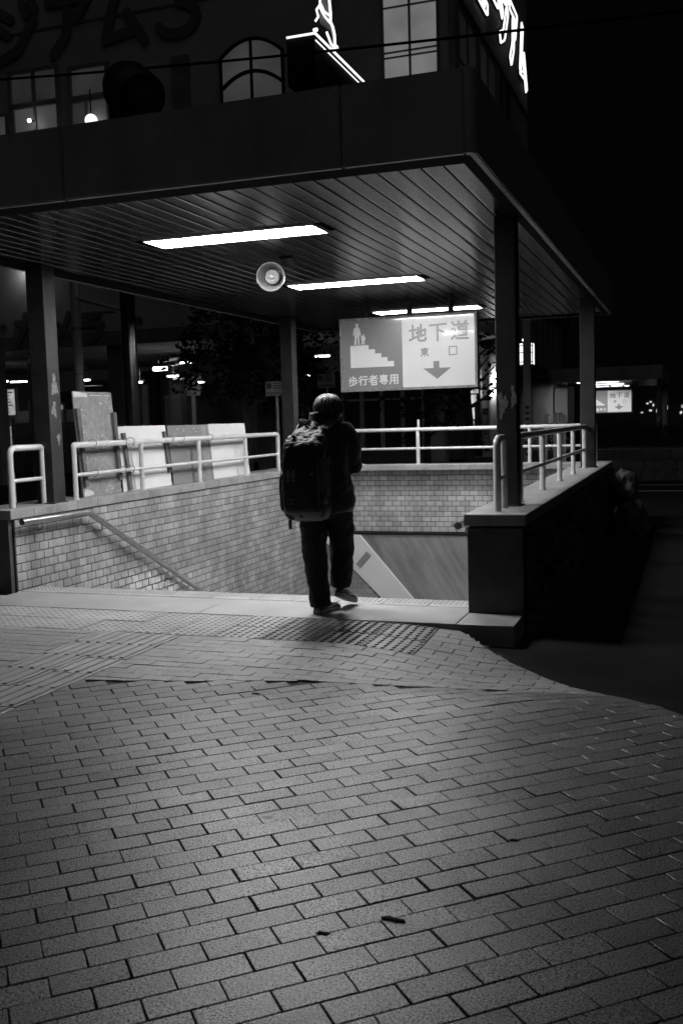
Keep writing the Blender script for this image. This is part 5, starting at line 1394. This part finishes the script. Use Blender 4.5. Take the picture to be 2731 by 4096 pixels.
# carrying loop and shoulder straps
def ribbon(name, pts, wv, th, m='webbing'):
    c = MB(); rg = []
    P = [Vector(p) for p in pts]
    for i, p in enumerate(P):
        d = (P[min(i+1, len(P)-1)]-P[max(i-1, 0)]).normalized(); wd = Vector(wv); wd = (wd-d*wd.dot(d)).normalized(); nn = d.cross(wd)
        hw = wd.length*0.5
        W_ = Vector(wv).length/2
        rg.append([p+wd*W_+nn*th, p-wd*W_+nn*th, p-wd*W_-nn*th, p+wd*W_-nn*th])
    c.loft(rg, smooth=False); return c.build(name, m, bp, local=True)
ribbon('carry_loop', [bq(-.035, .02, 1.365), bq(-.032, .02, 1.40), bq(-.005, .02, 1.425), bq(.035, .02, 1.425), bq(.058, .02, 1.40), bq(.058, .02, 1.365)], tuple(fw*.02), .003)
for s_, a0 in ((-1, -.075), (1, .10)):
    A1 = bq(a0, -.01, 1.365)
    m_ = Vector((s_*.105-.02, -.01, 1.462-.9)); 
    pts = [A1, A1.lerp(m_, .5)+Vector((0, -.012, .008)), m_+Vector((0, -.02, 0)), m_+Vector((s_*.015, .06, .0)), m_+Vector((s_*.03, .125, -.06)), m_+Vector((s_*.045, .165, -.18)), m_+Vector((s_*.07, .15, -.34)), m_+Vector((s_*.09, .05, -.47))]
    st_ = ribbon('shoulder_strap', pts, (.062, -.0, .012*s_), .008, 'bagpale' if s_ < 0 else 'bagpale')
ribbon('compression_strap', [bq(-.166, .06, 1.035), bq(-.180, .14, 1.03), bq(-.172, .20, 1.025), bq(-.15, .262, 1.02)], (0, 0, .02), .002)
c = MB(); c.obox(bq(-.182, .15, 1.032), (.012, .035, .026), Matrix.Rotation(-.4, 3, 'Z'), .003); c.build('side_buckle', 'chrome', bp, local=True)
ribbon('hanging_strap', [bq(-.115, .17, .72), bq(-.118, .178, .69), bq(-.116, .176, .64)], tuple(rt*.026), .002)
# crest, maker's mark, zip label on the pocket face
def onface(a, z, o_=0.0): return bq(a, .283+o_-.35*max(0, abs(a+.0)-.06)**2*4, z)
def faceshape(c, pts, o0, o1): c.loft([[onface(a, z, o1) for a, z in pts], [onface(a, z, o0) for a, z in pts]], smooth=False)
ca0, cz0 = -.062, 1.045
def cr(pts, s_=1.0): return [(ca0+x*.047*s_, cz0+y*.056*s_) for x, y in pts]
shield = [(-.85, -.9), (.0, -1.0), (.85, -.9), (.80, -.55), (1.0, -.2), (.85, .25), (1.0, .62), (.72, .80), (.40, .66), (.16, .80), (0, 1.06), (-.16, .80), (-.40, .66), (-.72, .80), (-1.0, .62), (-.85, .25), (-1.0, -.2), (-.80, -.55)]
c = MB(); faceshape(c, cr(shield), -.006, .0008); em = c.build('crest', 'embroidery_dark', bp, local=True)
c = MB(); faceshape(c, cr(shield, .90), -.006, .0012); c.build('crest_field', 'bagcloth', em, local=True)
c = MB()
for x0, x1 in ((-.62, -.30), (.30, .62)): faceshape(c, cr([(x0, -.55), (x1, -.55), (x1, .55), (x0, .55)]), -.005, .0018)
faceshape(c, cr([(-.72, -.86), (.72, -.86), (.74, -.66), (-.74, -.66)]), -.005, .0018)
for y in (-.5, -.38, -.26): faceshape(c, cr([(-.22, y), (.22, y), (.22, y+.06), (-.22, y+.06)]), -.005, .0018)
faceshape(c, cr([(-.16, -.1), (.16, -.1), (.12, .1), (.0, .42), (-.12, .1)]), -.005, .0018); c.build('crest_stitching', 'embroidery', em, local=True)
c = MB(); la, lz = -.066, .845
def lg(pts): return [(la+x*.033, lz+y*.033) for x, y in pts]
faceshape(c, lg([(-1.0, .95), (-.2, .62), (0, .52), (.35, .66), (1.0, .98), (.42, .50), (.55, .18), (.12, .38), (-.15, .10), (-.12, .42), (-.55, .62)]), -.006, .0014)
LAT = {'m': [[(0, 0), (.1, 1), (.5, .4), (.9, 1), (.8, 0)]], 'i': [[(.2, 0), (.35, 1)]], 'z': [[(.1, 1), (.9, 1), (0, 0), (.8, 0)]], 'u': [[(.15, 1), (0, .2), (.2, 0), (.7, 0), (.9, 1)]], 'n': [[(0, 0), (.2, 1), (.7, 0), (.9, 1)]], 'o': [[(.1, .1), (.25, .95), (.9, .9), (.75, .05), (.1, .1)]]}
for i, ch in enumerate('mizuno'):
    for st in LAT[ch]:
        for p, q in zip(st, st[1:]):
            a, b_ = Vector((la-.031+i*.0105+p[0]*.0085, lz-.016+p[1]*.010)), Vector((la-.031+i*.0105+q[0]*.0085, lz-.016+q[1]*.010))
            d = (b_-a).normalized(); n_2 = Vector((-d.y, d.x))*.0011
            faceshape(c, [tuple(a-n_2), tuple(b_-n_2), tuple(b_+n_2), tuple(a+n_2)], -.006, .0014)
c.build('maker_mark', 'embroidery', bp, local=True)
c = MB(); faceshape(c, [(.082, 1.035), (.104, 1.045), (.106, 1.058), (.084, 1.048)], -.02, .0012); c.build('small_label', 'embroidery', bp, local=True)

# ------------------------------------------------------------------ faint night glow from the open street behind the camera
sl = bpy.data.lights.new('night_glow', 'SUN'); sl.energy = 0.065; sl.angle = math.radians(70); sl.color = (1, 1, 1)
so = bpy.data.objects.new('night_glow', sl); COL.objects.link(so)
so.rotation_euler = Vector((-.28, .6, -.9)).to_track_quat('-Z', 'Y').to_euler()
